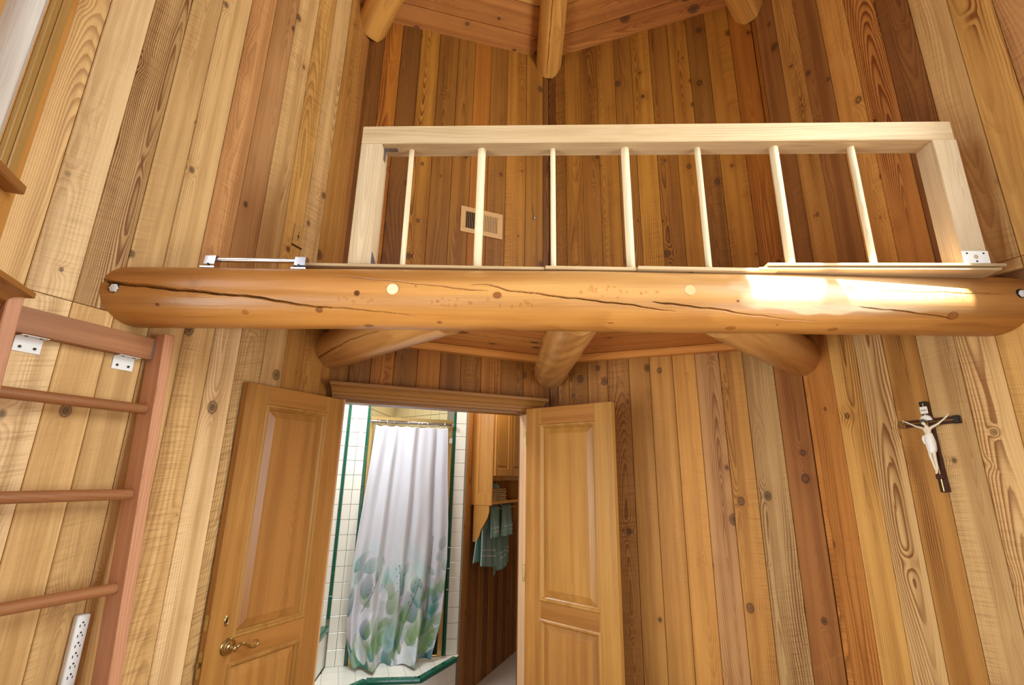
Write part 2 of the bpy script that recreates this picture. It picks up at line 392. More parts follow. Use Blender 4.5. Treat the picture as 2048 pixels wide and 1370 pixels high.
# walls behind and beside the camera; right and front windows added for light
HZ = [(.14, 1.24, 2.46, 4.25), (.14, 1.24, .7, 2.0)]
wZ = wall('wall_side_left', FZ, 'plank wall with tall windows beside the ladder', holes=HZ)
hE = HZ
wE = wall('wall_side_right', FE_, 'plank wall with windows right of the viewpoint', holes=hE)
HG = [(.2, 1.2, .7, 2.1)]
wG = wall('wall_front_left', FG, 'plank wall with a window behind the viewpoint on the left', holes=HG)
wF = wall('wall_front_right', FF, 'plank wall with a window behind the viewpoint on the right', holes=HG)
for fr, w, hs in ((FZ, wZ, HZ), (FE_, wE, hE), (FG, wG, HG), (FF, wF, HG)):
    lo, hi = hs[0][0], hs[0][1]
    for a, b in ((0, lo), (hi, fr.len)): plank(fr, w, a, b, 0, 4.76, RNG.choice('HBY'))
    zz = [0] + [v for h in sorted(hs, key=lambda h: h[2]) for v in (h[2], h[3])] + [4.76]
    for z0, z1 in zip(zz[::2], zz[1::2]):
        nn = 8
        for i in range(nn):
            plank(fr, w, lo + (hi - lo) * i / nn, lo + (hi - lo) * (i + 1) / nn, z0, z1, RNG.choice('HBYTO'))

# ------------------------------------------------------------------ windows with deep jambs, casing and stool
CROWN = [(0, 0), (.05, 0), (.05, .012), (.058, .018), (.058, .028), (.070, .036), (.078, .050), (.092, .058), (.108, .062), (.108, .078), (0, .078)]
wi = 0
def crown(fr, u0, u1, z, parent, name='head_cornice', k=1.0, zs=1.0):
    """moulded head with mitred returns: the profile swept as stacked, growing slabs"""
    pr = [(n * k, h * zs) for n, h in CROWN[1:-1]]
    verts, faces = [], []
    for n, h in pr:
        for u, nn in ((u0 - n * .35, 0), (u0 - n * .35, n), (u1 + n * .35, n), (u1 + n * .35, 0)):
            verts.append((u, fr.sg * nn, z + h))
    m = len(pr)
    for i in range(m - 1):
        for q in range(4):
            faces.append((i * 4 + q, i * 4 + (q + 1) % 4, (i + 1) * 4 + (q + 1) % 4, (i + 1) * 4 + q))
    faces += [(0, 1, 2, 3), tuple((m - 1) * 4 + q for q in range(4))]
    return MB().poly(verts, faces).build(name, M_TRIM_X, parent, fr.M)
def window(fr, h, wall_o, label, depth=.085, head=False):
    global wi; wi += 1
    u0, u1, z0, z1 = h
    t = thing('window_%d' % wi, label, 'window', fr.at(u0, z0), kind='structure')
    for a, b, c, d, nm in ((u0, u0 + .012, z0, z1, 'jamb'), (u1 - .012, u1, z0, z1, 'jamb'), (u0, u1, z1 - .012, z1, 'head_jamb'), (u0, u1, z0, z0 + .02, 'sill')):
        MB().box(*fbox(fr, a, b, c, d, -depth - .03, -.001)).build(nm, M_JAMB, t, fr.M)
    for a, b, c, d in ((u0 - .082, u0 - .004, z0 - .0, z1 + .08), (u1 + .004, u1 + .082, z0, z1 + .08), (u0 - .082, u1 + .082, z1 + .004, z1 + .08)):
        mb = MB(); mb.box(*fbox(fr, a, b, c, d, 0, .014), bev=.002)
        if b - a < .1:
            e = a + .03 if a < u0 else b - .03
            mb.box(*fbox(fr, e - .022, e + .022, c, d - .001, .013, .020), bev=.004)
        mb.build('casing', M_TRIM_Z, t, fr.M)
    MB().box(*fbox(fr, u0 - .09, u1 + .09, z0 - .035, z0 - .003, -.02, .045), bev=.004).build('stool', M_TRIM_X, t, fr.M)
    um = (u0 + u1) / 2
    for a, b, c, d in ((u0 + .012, u0 + .05, z0, z1), (u1 - .05, u1 - .012, z0, z1), (u0 + .05, u1 - .05, z0 + .02, z0 + .06), (u0 + .05, u1 - .05, z1 - .05, z1 - .012), (um - .02, um + .02, z0 + .06, z1 - .05)):
        MB().box(*fbox(fr, a, b, c, d, -depth - .03, -depth)).build('sash', M_TRIM_Z, t, fr.M)
    for a, b in ((u0 + .05, um - .02), (um + .02, u1 - .05)):
        MB().box(*fbox(fr, a, b, z0 + .06, z1 - .05, -depth - .018, -depth - .013)).build('pane', M_GLASS, t, fr.M)
    if head: crown(fr, u0 - .09, u1 + .09, z1 + .06, t, k=1.1)
    return t
window(FZ, HZ[0], wZ, 'tall upper window with pale jamb at the far left')
window(FZ, HZ[1], wZ, 'lower window with moulded head left of the ladder', head=True)
window(FE_, hE[0], wE, 'added upper window, unseen, right of the viewpoint')
window(FE_, hE[1], wE, 'added lower window, unseen, right of the viewpoint', head=True)
window(FG, HG[0], wG, 'added window, unseen, behind the viewpoint on the left', head=True)
window(FF, HG[0], wF, 'added window, unseen, behind the viewpoint on the right', head=True)

# ------------------------------------------------------------------ floor and roof
fl = thing('floor', 'wooden plank floor of the octagonal room', 'floor', kind='structure')
y = -.6
while y < 3.3:
    hw = 2.3
    MB().box(-1.7, 2.3, y, y + .119, -.03, 0, bev=.001).build('floor_board', M_TRIM_X, fl); y += .12
ce = thing('ceiling', 'pitched board ceiling over the loft', 'ceiling', kind='structure')
corners = [('ZA', ZA), ('AB', AB), ('BC', BC), ('CD', CD), ('DE', DE), ('FE', FE), ('GF', GF), ('ZG', ZG)]
apex = Vector((CEN.x, CEN.y, APEX))
def roof_facet(i, widths, rows):
    (n0, a), (n1, b) = corners[i], corners[(i + 1) % 8]
    A3 = Vector((a.x, a.y, EAVE[n0])); B3 = Vector((b.x, b.y, EAVE[n1]))
    mid = (A3 + B3) / 2; xa = (B3 - A3).normalized(); L = (B3 - A3).length
    ya = (apex - A3); ya = (ya - xa * ya.dot(xa)); H = ya.length; ya.normalize(); za = xa.cross(ya)
    s = 1 if za.z > 0 else -1
    M = Matrix(((xa.x, ya.x, za.x, A3.x), (xa.y, ya.y, za.y, A3.y), (xa.z, ya.z, za.z, A3.z), (0, 0, 0, 1)))
    apx = (apex - A3).dot(xa)
    q = -.06; k = 0
    while q < H - .05 and k < rows:
        w = widths[k % len(widths)]; q1 = min(q + w, H - .01)
        def e(t): return (apx * t / H, L + (apx - L) * t / H)
        l0, r0 = e(q + .001); l1, r1 = e(q1 - .001); T = .03 * s; c = .003
        vs = [(l0, q + .001, c * s), (r0, q + .001, c * s), (r0, q + .001 + c, 0), (r1, q1 - .001 - c, 0), (r1, q1 - .001, c * s), (l1, q1 - .001, c * s), (l1, q1 - .001 - c, 0), (l0, q + .001 + c, 0)]
        top = [(l0, q + .001, T), (r0, q + .001, T), (r1, q1 - .001, T), (l1, q1 - .001, T)]
        mx, my = (l0 + r0) / 2, (q + q1) / 2
        o = MB().poly([(v[0] - mx, v[1] - my, v[2]) for v in vs + top], [(0, 1, 2, 7), (7, 2, 3, 6), (6, 3, 4, 5), (0, 1, 9, 8), (5, 4, 10, 11), (0, 8, 11, 5, 6, 7), (1, 2, 3, 4, 10, 9), (8, 9, 10, 11)]).build('roof_board', M_ROOF, ce, M @ Matrix.Translation((mx, my, 0)))
        cc = lin(*RNG.choice([(184, 126, 60), (194, 140, 70), (178, 116, 54)])); o.color = (cc[0], cc[1], cc[2], .5)
        q = q1; k += 1
    return A3, B3
WID = [.19, .19, .19]
# first board of the two facets in view is narrower
for i in (0, 1, 2, 3): roof_facet(i, WID, 9)
for i in (4, 6, 7): roof_facet(i, [.3], 9)
# unseen facet, its opening cut to throw the sun patch on the beam
(n0, a), (n1, b) = corners[5], corners[6]
A3 = Vector((a.x, a.y, EAVE[n0])); B3 = Vector((b.x, b.y, EAVE[n1]))
nf = (B3 - A3).cross(apex - A3).normalized()
def to_roof(p):
    p = Vector(p); t = (A3 - p).dot(nf) / SUN_DIR.dot(nf); return p + SUN_DIR * t
sun_quad = [to_roof(p) for p in ((.86, 1.60, 2.345), (1.74, 1.60, 2.412), (1.74, 1.60, 2.63), (.86, 1.60, 2.57))]
upv = nf if nf.z > 0 else -nf
def slab_poly(mb, pts):
    n = len(pts)
    mb.poly([tuple(p) for p in pts] + [tuple(p + upv * .05) for p in pts], [tuple(range(n)), tuple(range(n, 2 * n))] + [(k, (k + 1) % n, n + (k + 1) % n, n + k) for k in range(n)])
q0, q1, q2, q3 = sun_quad                                    # left/right lower, right/left upper edge of the sun opening
fm = MB()
ov = ((A3 + B3) / 2 - apex).normalized() * .30; ex_ = (A3 - B3).normalized() * .12; Ao, Bo = A3 + ov + ex_, B3 + ov - ex_    # overhanging eave
for pts in ((Ao, q1, q0, Bo), (Bo, q0, q3), (Bo, q3, apex), (apex, q3, q2), (apex, q2, Ao), (Ao, q2, q1)): slab_poly(fm, pts)
fm.build('sun_opening_deck', M_ROOF, ce)
for fr, nm in ((FE_, .75), (FZ, .95), (FG, .5), (FF, .5)):          # unseen eaves added to keep the sun out of the windows
    MB().box(*fbox(fr, -.35, fr.len + .35, 4.79, 4.83, -nm, -.02)).build('sun_block_eave', M_SHEATH, ce, fr.M)
for i in range(8):                                             # sheathing over the boards closes the hips and the eaves
    if i == 5: continue
    (m0, a_), (m1, b_) = corners[i], corners[(i + 1) % 8]
    P_, Q_ = Vector((a_.x, a_.y, EAVE[m0])), Vector((b_.x, b_.y, EAVE[m1])); e_ = (Q_ - P_).normalized()
    nn_ = (Q_ - P_).cross(apex - P_).normalized(); nn_ = nn_ if nn_.z > 0 else -nn_
    o_ = ((P_ + Q_) / 2 - apex).normalized() * .18
    tri = [P_ - e_ * .10 + o_, Q_ + e_ * .10 + o_, apex + e_ * .05, apex - e_ * .05]
    MB().poly([tuple(v + nn_ * .034) for v in tri] + [tuple(v + nn_ * .055) for v in tri], [(0, 1, 2, 3), (4, 5, 6, 7), (0, 1, 5, 4), (1, 2, 6, 5), (2, 3, 7, 6), (3, 0, 4, 7)]).build('roof_sheathing', M_SHEATH, ce)
mbar = MB()  # added bar, shaped to split the sun patch in two
mp = [to_roof(p) for p in ((1.09, 1.60, 2.33), (1.24, 1.60, 2.34), (1.205, 1.60, 2.40), (1.195, 1.60, 2.46), (1.21, 1.60, 2.54), (1.25, 1.60, 2.62), (1.10, 1.60, 2.61), (1.135, 1.60, 2.54), (1.15, 1.60, 2.46), (1.135, 1.60, 2.40))]
slab_poly(mbar, mp)
mbar.build('sun_gap_bar', M_TRIM_X, ce)

# ------------------------------------------------------------------ logs
def log_mesh(L, r0, r1, seed, na=64, nl=160, front=None, cracks=(), marks=None, wob=.05, bend=.0, hew=.0):
    """round log along x from 0 to L; angle 0 = -y (towards the room), 90 = up.  front: (dense angle samples, lo, hi)"""
    rg = np.random.RandomState(seed)
    if front:
        nd, lo, hi = front
        th = np.concatenate([np.linspace(lo, hi, nd, endpoint=False), np.linspace(hi, lo + 360, na, endpoint=False)])
    else:
        th = np.linspace(0, 360, na, endpoint=False)
    x = np.linspace(0, L, nl); TH, X = np.meshgrid(np.radians(th), x)
    rad = r0 + (r1 - r0) * X / L
    d = np.zeros_like(X)
    for k in range(9):
        f = rg.uniform(.8, 5.0); m = rg.randint(0, 4)
        d += rg.uniform(.2, 1) * np.sin(f * X * 2 + m * TH + rg.uniform(0, 6.28)) / (1 + .4 * k)
    rad = rad * (1 + wob * d / 3)
    if hew:
        for k in range(26):
            f = rg.uniform(8, 40); m = rg.randint(2, 12); rad += hew * np.sin(f * X + m * TH + rg.uniform(0, 6.28)) / 6
    col = np.ones(X.shape + (3,))
    deg = np.degrees(TH); deg = (deg + 180) % 360 - 180
    for path, w0, w1, dep in cracks:
        px = np.array([p[0] for p in path]); pt = np.array([p[1] for p in path])
        jit = .0012 * np.sin(X * 37 + 1) + .0007 * np.sin(X * 91)
        tc = np.interp(X, px, pt)
        inside = (X >= px[0]) & (X <= px[-1])
        f = np.clip((X - px[0]) / (px[-1] - px[0]), 0, 1); w = w0 + (w1 - w0) * f
        w = w * np.clip(np.minimum(X - px[0] + .01, px[-1] - X) / .06, 0, 1)
        dist = np.abs((deg - tc) * math.pi / 180 * rad + jit)
        g = np.where(inside, np.clip(1 - dist / np.maximum(w, 1e-4), 0, 1), 0)
        rad = rad - dep * 1.8 * np.minimum(1, g * 3.5)
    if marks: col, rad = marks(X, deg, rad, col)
    by = bend * np.sin(math.pi * X / L)
    V = np.stack([X, -np.cos(TH) * rad, np.sin(TH) * rad + by], -1).reshape(-1, 3)
    n = len(th); idx = np.arange(nl * n).reshape(nl, n)
    a = idx[:-1]; b = idx[1:]
    F = np.stack([a, np.roll(a, -1, 1), np.roll(b, -1, 1), b], -1).reshape(-1, 4)
    m = bpy.data.meshes.new('log')
    m.vertices.add(len(V)); m.vertices.foreach_set('co', V.ravel())
    nq = len(F); nlps = nq * 4 + 2 * n
    m.loops.add(nlps); m.loops.foreach_set('vertex_index', np.concatenate([F.ravel(), idx[0], idx[-1][::-1]]))
    m.polygons.add(nq + 2)
    m.polygons.foreach_set('loop_start', np.concatenate([np.arange(nq) * 4, [nq * 4, nq * 4 + n]]))
    m.polygons.foreach_set('use_smooth', np.concatenate([np.ones(nq, bool), [False, False]]))
    m.update(calc_edges=True); m.validate()
    ca = m.color_attributes.new('Mark', 'FLOAT_COLOR', 'POINT')
    ca.data.foreach_set('color', np.concatenate([col.reshape(-1, 3), np.ones((len(V), 1))], 1).ravel())
    bm = bmesh.new(); bm.from_mesh(m); bmesh.ops.recalc_face_normals(bm, faces=list(bm.faces)); bm.to_mesh(m); bm.free()
    return m
def log(name, P, Q, r0, r1, seed, label, group=None, mat=None, cat='beam', **kw):
    P, Q = Vector(P), Vector(Q); x = (Q - P).normalized(); z = Vector((0, 0, 1)); z = (z - x * z.dot(x)).normalized(); yv = z.cross(x)
    M = Matrix(((x.x, yv.x, z.x, P.x), (x.y, yv.y, z.y, P.y), (x.z, yv.z, z.z, P.z), (0, 0, 0, 1)))
    m = log_mesh((Q - P).length, r0, r1, seed, **kw); m.materials.append(mat or M_LOG)
    o = inst(name, m, M, None); return tag(o, label, cat, group)

BX0, BX1, BR = -1.55, 2.08, .1135
def beam_axis(x):
    f = (x + 1.4) / 3.35; g = math.sin(math.pi * min(1, max(0, f)))
    return 1.675 + .125 * f, 2.248 + .069 * f + .004 * g, .111 + .0075 * f
CR = [([(-1.50, 14), (-1.46, 12.6), (-1.36, 4.8), (-1.147, -6.8), (-.892, -18.3), (-.754, -32), (-.647, -36.1), (-.525, -40.2), (-.34, -51.3)], .0070, .0014, .030),
      ([(-.66, 30.8), (-.441, 16.4), (-.347, 11.4), (-.214, 3), (-.089, -3)], .0012, .0026, .014),
      ([(-.153, 10.4), (-.09, 10.7), (-.025, .1), (.197, -13.3), (.421, -25.3), (.598, -37.9)], .0034, .0018, .020),
      ([(.503, -18.7), (.549, -21.9), (.745, -31.5), (.846, -39.2), (1.018, -49), (1.141, -53.6)], .0032, .0014, .020),
      ([(1.278, -23.7), (1.443, -30.7), (1.582, -38.2), (1.651, -45.6)], .0018, .0022, .014),
      ([(1.344, 7.4), (1.593, 6.3), (1.844, 3.3)], .0010, .0014, .006)]
CRK = [([(p[0] - BX0, p[1]) for p in path], a, b, d) for path, a, b, d in CR]
def sines(X, Y, seed, fx, fy, n=14):
    rg = np.random.RandomState(seed); o = np.zeros_like(X)
    for _ in range(n): o += np.sin(X * rg.uniform(.3, 1) * fx + Y * rg.uniform(-1, 1) * fy + rg.uniform(0, 6.28))
    return o / n ** .5
def beam_marks(X, deg, rad, col):
    x = X + BX0; S = deg * math.pi / 180 * BR
    def spot(cx, cd, rx, ry, c, k=1.0, ringc=None, proud=0):
        nonlocal rad, col
        d = np.sqrt(((x - cx) / rx) ** 2 + ((S - math.radians(cd) * BR) / ry) ** 2)
        f = np.clip((1.15 - d) / .3, 0, 1)[..., None] * k; col = col * (1 - f) + col * np.array(c) * f
        if ringc is not None:
            g = (np.exp(-((d - 1.05) / .16) ** 2))[..., None] * .8; col = col * (1 - g) + col * np.array(ringc) * g
        rad = rad + proud * np.clip((1.3 - d) / .6, 0, 1)
    # worn finish torn at its lower edge, plus sun-patch whiteness painted into the colour
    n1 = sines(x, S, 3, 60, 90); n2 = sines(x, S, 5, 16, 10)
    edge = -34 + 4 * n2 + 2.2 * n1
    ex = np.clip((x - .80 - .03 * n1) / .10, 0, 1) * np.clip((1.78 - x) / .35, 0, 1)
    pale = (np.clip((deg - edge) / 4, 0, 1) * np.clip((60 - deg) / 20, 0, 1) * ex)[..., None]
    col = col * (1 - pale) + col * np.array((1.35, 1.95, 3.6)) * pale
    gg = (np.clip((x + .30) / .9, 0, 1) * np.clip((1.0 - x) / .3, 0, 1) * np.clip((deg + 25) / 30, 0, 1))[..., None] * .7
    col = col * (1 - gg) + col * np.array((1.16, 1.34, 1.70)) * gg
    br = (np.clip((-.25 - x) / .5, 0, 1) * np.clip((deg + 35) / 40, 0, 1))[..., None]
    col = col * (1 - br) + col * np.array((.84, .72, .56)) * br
    lo = (np.clip((-28 - deg) / 20, 0, 1))[..., None]  # orange bounce light painted into the underside
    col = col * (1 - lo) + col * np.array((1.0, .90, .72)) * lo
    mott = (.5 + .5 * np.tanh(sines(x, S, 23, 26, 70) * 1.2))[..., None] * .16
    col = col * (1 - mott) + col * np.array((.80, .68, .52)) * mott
    # drawknife bruises in slanted rows
    for a, b, d0, d1, sd in ((-.31, .07, -16, -31, 1), (.2, .53, 9, -13, 2), (-.62, -.5, -16, -25, 4), (1.33, 1.72, 1, -9, 6)):
        rg = np.random.RandomState(sd)
        for q in range(int((b - a) * 60)):
            cx = rg.uniform(a, b); cd = d0 + (d1 - d0) * rg.uniform(0, 1)
            spot(cx, cd, rg.uniform(.004, .007), rg.uniform(.004, .009), (.74, .58, .44), .55)
    D = (.34, .24, .18); Rg = (.45, .3, .22)
    spot(-.556, -9.1, .0095, .0095, (.22, .13, .09), 1, (.5, .4, .3)); spot(-.059, -10.3, .014, .011, (.45, .32, .26), 1, (.5, .38, .3))
    spot(1.25, 10.8, .017, .013, (.28, .22, .2), 1, (.5, .4, .34)); spot(1.644, -37.8, .018, .014, (.62, .46, .34), .8, Rg)
    spot(-.691, -40.2, .011, .010, D, .8, Rg); spot(-1.244, -32.4, .007, .007, D, .9); spot(.82, -15.9, .006, .004, (.3, .12, .06), 1)
    spot(-.528, -80, .018, .012, D, .8); spot(-.268, -65, .010, .007, D, .7); spot(.82, -73, .016, .01, (.6, .44, .32), .7, Rg); spot(1.217, -74, .016, .01, (.6, .44, .32), .7, Rg)
    spot(-.95, -46, .010, .008, (.6, .45, .33), .7, Rg); spot(-.35, 6, .004, .006, D, .6); spot(.99, -62, .005, .004, D, .8); spot(.36, -62, .012, .004, D, .7)
    return col, rad
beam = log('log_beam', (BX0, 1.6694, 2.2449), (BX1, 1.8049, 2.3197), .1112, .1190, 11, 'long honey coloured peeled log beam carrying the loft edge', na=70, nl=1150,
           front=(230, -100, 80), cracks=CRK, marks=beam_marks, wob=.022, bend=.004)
# dowel plugs and end bolts
def on_beam(x, deg, out=0):
    a = math.radians(deg); nrm = Vector((0, -math.cos(a), math.sin(a)))
    yb, zb, rb = beam_axis(x); return Matrix.Translation(Vector((x, yb, zb)) + nrm * (rb + out)) @ nrm.to_track_quat('Z', 'Y').to_matrix().to_4x4()
M_PLUG = plain('birch_plug', (212, 194, 158), .5)
for x, dg, M_PLUG in ((-.428, -.9, M_PLUG), (.646, 3.2, plain('worn_plug', (206, 168, 116), .5))):
    MB().lathe([(.0205, -.012), (.0205, .0015), (.019, .0028)], Matrix.Identity(4), 28).build('dowel_plug', M_PLUG, beam, on_beam(x, dg, .0005), 40)
for x, dg in ((-1.387, -2.1), (1.908, 5.9)):
    h = MB().lathe([(.0185, -.01), (.0185, .0012)], Matrix.Identity(4), 24).build('bolt_hole', M_BLACK, beam, on_beam(x, dg, .001), 40)
    MB().lathe([(.0155, 0), (.0155, .007), (.011, .009)], Matrix.Translation((.003, -.003, 0)), 6).build('bolt_head', M_BOLT, h, on_beam(x, dg, .0), 30)
knk = plain('knot_pin', (120, 116, 124), .4)

# loft joists: from the wall corners to the back of the beam
def joist(name, P, seed, label, r0, r1, t_end, **kw):
    v = (CEN - P); v.normalize(); zc = 2.293
    A = Vector((P.x - v.x * .04, P.y - v.y * .04, zc)); k = (1.86 - A.y) / v.y
    B = A + Vector((v.x, v.y, 0)) * k
    return log(name, A, B, r0, r1, seed, label, 'log joists under the loft', **kw)
joist('log_joist', AB, 21, 'left log joist with a long check under the loft floor', .105, .108, 0, cracks=[([(.06, -38), (.2, -30), (.45, -20), (.75, -24)], .004, .002, .014)], na=90, nl=260, front=(160, -110, 70))
joist('log_joist', BC, 22, 'middle log joist with drawknife facets above the door cornice', .104, .104, 0, na=90, nl=220, hew=.0035, wob=.03)
joist('log_joist', CD, 23, 'right log joist with smooth end under the loft floor', .108, .104, 0, na=80, nl=200)
# rafters
def rafter(P, ez, seed, label, r):
    v = (CEN - P); L = v.length; v.normalize()
    A = Vector((P.x - v.x * .03, P.y - v.y * .03, ez - .115)); B = Vector((CEN.x, CEN.y, APEX - .11))
    return log('log_rafter', A, B, r, r, seed, label, 'log rafters', mat=M_LOGR, na=80, nl=220, front=(120, -120, 120),
               cracks=[([(.02, -118 + 40), (.5, -80), (.9, -84)], .003, .002, .01)] if seed == 32 else ())
rafter(AB, EAVE['AB'], 31, 'left log rafter ending at the wall corner', .100)
rafter(BC, EAVE['BC'], 32, 'middle log rafter running down to the corner above the railing', .098)
rafter(CD, EAVE['CD'], 33, 'right log rafter at the top edge', .100)
for P, ez, sd, lb in ((ZA, EAVE['ZA'], 34, 'log rafter above the far left corner'), (DE, EAVE['DE'], 35, 'log rafter above the far right corner'), (FE, EAVE['FE'], 36, 'log rafter behind the viewpoint on the right'), (GF, EAVE['GF'], 37, 'log rafter straight behind the viewpoint'), (ZG, EAVE['ZG'], 38, 'log rafter behind the viewpoint on the left')):
    v = (CEN - P).normalized()
    log('log_rafter', (P.x, P.y, ez - .115), (CEN.x, CEN.y, APEX - .11), .1, .1, sd, lb, 'log rafters', mat=M_LOGR, na=32, nl=40)

# ------------------------------------------------------------------ loft floor
lf = thing('loft_floor', 'board floor of the small loft behind the railing', 'floor', Matrix.Translation((.25, 2.2, 2.40)), kind='structure')
def clip_x(y):
    """x limits of the room at depth y"""
    xs = []
    for fr in (FA, FB, FC, FD):
        p, q = fr.p, fr.p + fr.d * fr.len
        if min(p.y, q.y) <= y <= max(p.y, q.y): xs.append(p.x + (q.x - p.x) * (y - p.y) / (q.y - p.y))
    return min(xs), max(xs)
# boards laid in two fans, parallel to the two back walls
for fr, sgn in ((FB, -1), (FC, 1)):
    k = 0
    while k < 11:
        n0, n1 = .004 + k * .132, .004 + (k + 1) * .132 - .002
        pts = []
        def xlim(n):
            # along fr: start at the ridge line x=BC.x (bisector), end at wall / beam
            us = []
            u = 0.0; res = []
            for i in range(0, 300):
                uu = -.8 + i * .01; p = fr.pt(uu, 0, n)
                if p.y < 1.80: continue
                try: a, b = clip_x(min(p.y, 3.119))
                except ValueError: continue
                if p.y > 3.119 or p.x < a + .003 or p.x > b - .003: continue
                if sgn < 0 and p.x > BC.x - .002: continue
                if sgn > 0 and p.x < BC.x + .002: continue
                res.append(uu)
            return (min(res), max(res)) if res else None
        a, b = xlim(n0), xlim(n1)
        if not a or not b: break
        vs = []
        for (u, n) in ((a[0], n0), (a[1], n0), (b[1], n1), (b[0], n1)):
            p = fr.pt(u, 0, n); vs.append((p.x, p.y))
        cx, cy = sum(v[0] for v in vs) / 4, sum(v[1] for v in vs) / 4
        Mloc = Matrix.Translation((cx, cy, 2.397)) @ fr.M.to_3x3().to_4x4(); inv = Mloc.inverted()
        bt = [inv @ Vector((v[0], v[1], 2.397)) for v in vs]; tp = [inv @ Vector((v[0], v[1], 2.422)) for v in vs]
        o = MB().poly(bt + tp, [(0, 1, 2, 3), (4, 5, 6, 7), (0, 1, 5, 4), (1, 2, 6, 5), (2, 3, 7, 6), (3, 0, 4, 7)]).build('floor_board', M_ROOF, lf, Mloc)
        cc = lin(*RNG.choice([(206, 140, 72), (212, 150, 80), (200, 132, 68)])); o.color = (cc[0], cc[1], cc[2], .4)
        k += 1
# boards along the beam edge
def edge_board(x0, x1, y0, y1, z0, z1, rz=0):
    L = x1 - x0; o = MB().box(-L / 2, L / 2, y0 - (y0 + y1) / 2, y1 - (y0 + y1) / 2, -(z1 - z0) / 2, (z1 - z0) / 2, bev=.002).build('edge_board', M_PINE_X, lf, Matrix.Translation(((x0 + x1) / 2, (y0 + y1) / 2, (z0 + z1) / 2)) @ Matrix.Rotation(rz, 4, 'Z'))
edge_board(-.80, .12, 1.690, 1.80, 2.396, 2.408); edge_board(.122, .47, 1.682, 1.80, 2.396, 2.410); edge_board(.472, 1.0, 1.672, 1.79, 2.397, 2.411)
edge_board(.93, 1.815, 1.650, 1.79, 2.402, 2.412, -.037); edge_board(.96, 1.83, 1.642, 1.79, 2.4155, 2.4265, -.037)
# ledger boards on the two back walls
ti = 0
def trim_board(fr, u0, u1, z0, z1, n0, n1, label, mat=None, name=None):
    global ti; ti += 1
    o = MB().box(*fbox(fr, -(u1 - u0) / 2, (u1 - u0) / 2, -(z1 - z0) / 2, (z1 - z0) / 2, n0, n1), bev=.003).build('trim_%d' % ti, mat or M_LEDGER, None, fr.at((u0 + u1) / 2, (z0 + z1) / 2))
    return tag(o, label, 'trim', kind='structure')
M_LEDGER = wood('ledger_fir', axis='x', tint=lin(214, 146, 72), rough=.42, saw=.1, knots=.2, ring_mm=8, streak=.8, ring_strength=.35)
trim_board(FB, .09, 1.28, 2.348, 2.394, .002, .052, 'fir ledger under the loft on the wall above the door')
trim_board(FC, .09, 1.36, 2.350, 2.394, .002, .052, 'fir ledger under the loft right of the middle joist')

# ------------------------------------------------------------------ railing
PLx, PLy, PRx, PRy = -.648, 1.725, 1.767, 1.635
rl = V2(PRx - PLx, PRy - PLy); RL = rl.length; ra = math.atan2(rl.y, rl.x)
MR = Matrix.Translation((PLx, PLy, 2.411)) @ Matrix.Rotation(ra, 4, 'Z')
rail = thing('loft_railing', 'unfinished pale pine railing with round balusters on the log beam', 'railing', MR)
ZT = 3.057 - 2.411
MB().box(-RL / 2, RL / 2, -.0445, .0445, -.0435, .0435, bev=.003).build('top_rail', M_PINE_X, rail, MR @ Matrix.Translation((RL / 2, .0445, ZT - .0435)))
pl = MB().box(-.0445, .0445, -.0445, .0445, 0, ZT - .095, bev=.003).build('post', M_PINE_Z, rail, MR @ Matrix.Translation((.0445, .0445, .009)))
pr = MB().box(-.0475, .0475, -.0445, .0445, 0, ZT - .104, bev=.003).build('post', M_PINE_Z, rail, MR @ Matrix.Translation((RL - .0465 + .005, .0445, .018)))
for x, r in ((-.444, .0108), (-.144, .0168), (.157, .0108), (.459, .0168), (.760, .0118), (1.073, .0175), (1.387, .0128)):
    t = (x - PLx) / math.cos(ra)
    MB().tube([(0, 0, 0), (0, 0, ZT - .08)], r, 20).build('baluster', M_DOWEL, rail, MR @ Matrix.Translation((t, .048, .002)), 40)
# steel plates on the posts
def plate(parent, name, M, w, h, t, screws, mat, r=.0035):
    p = MB().box(-w / 2, w / 2, -t, 0, 0, h, bev=min(t * .4, .001)).build(name, mat, parent, M)
    for x, z in screws: MB().lathe([(r, 0), (r, .0012), (r * .6, .002)], Matrix.Translation((x, -t, z)) @ Matrix.Rotation(math.pi / 2, 4, 'X'), 10).build('screw', M_SCREW, p, M)
    return p
plate(rail, 'foot_bracket', MR @ Matrix.Translation((RL - .0415, -.001, .010)), .096, .056, .002, ((-.03, .046), (.03, .046), (0, .014)), M_WHITE)
MB().lathe([(.0085, 0), (.0085, .0008)], Matrix.Translation((0, -.002, .032)) @ Matrix.Rotation(math.pi / 2, 4, 'X'), 16).build('bracket_hole', M_PINE_Z, rail, MR @ Matrix.Translation((RL - .0415, -.001, .010)))
def corner_bracket(M):
    b = MB(); b.box(-.011, .011, 0, .002, 0, .062, bev=.0006); b.build('corner_bracket', M_GALV, rail, M)
MB().prism([(0, 0), (.084, 0), (.084, .012), (.05, .04), (.012, .062), (0, .064)], 'x', 0, .002).build('foot_bracket', M_GALV, rail, MR @ Matrix.Translation((.0895, .002, .001)))
MB().box(0, .002, .03, .052, -.055, 0).box(0, .055, .03, .052, -.002, 0).build('corner_bracket', M_GALV, rail, MR @ Matrix.Translation((.0895, .0, ZT - .0875)))
MB().box(-.062, .030, -.004, .05, 0, .0022, bev=.0006).build('foot_plate', M_WHITE, rail, MR @ Matrix.Translation((.0645, .0, -.0035)))

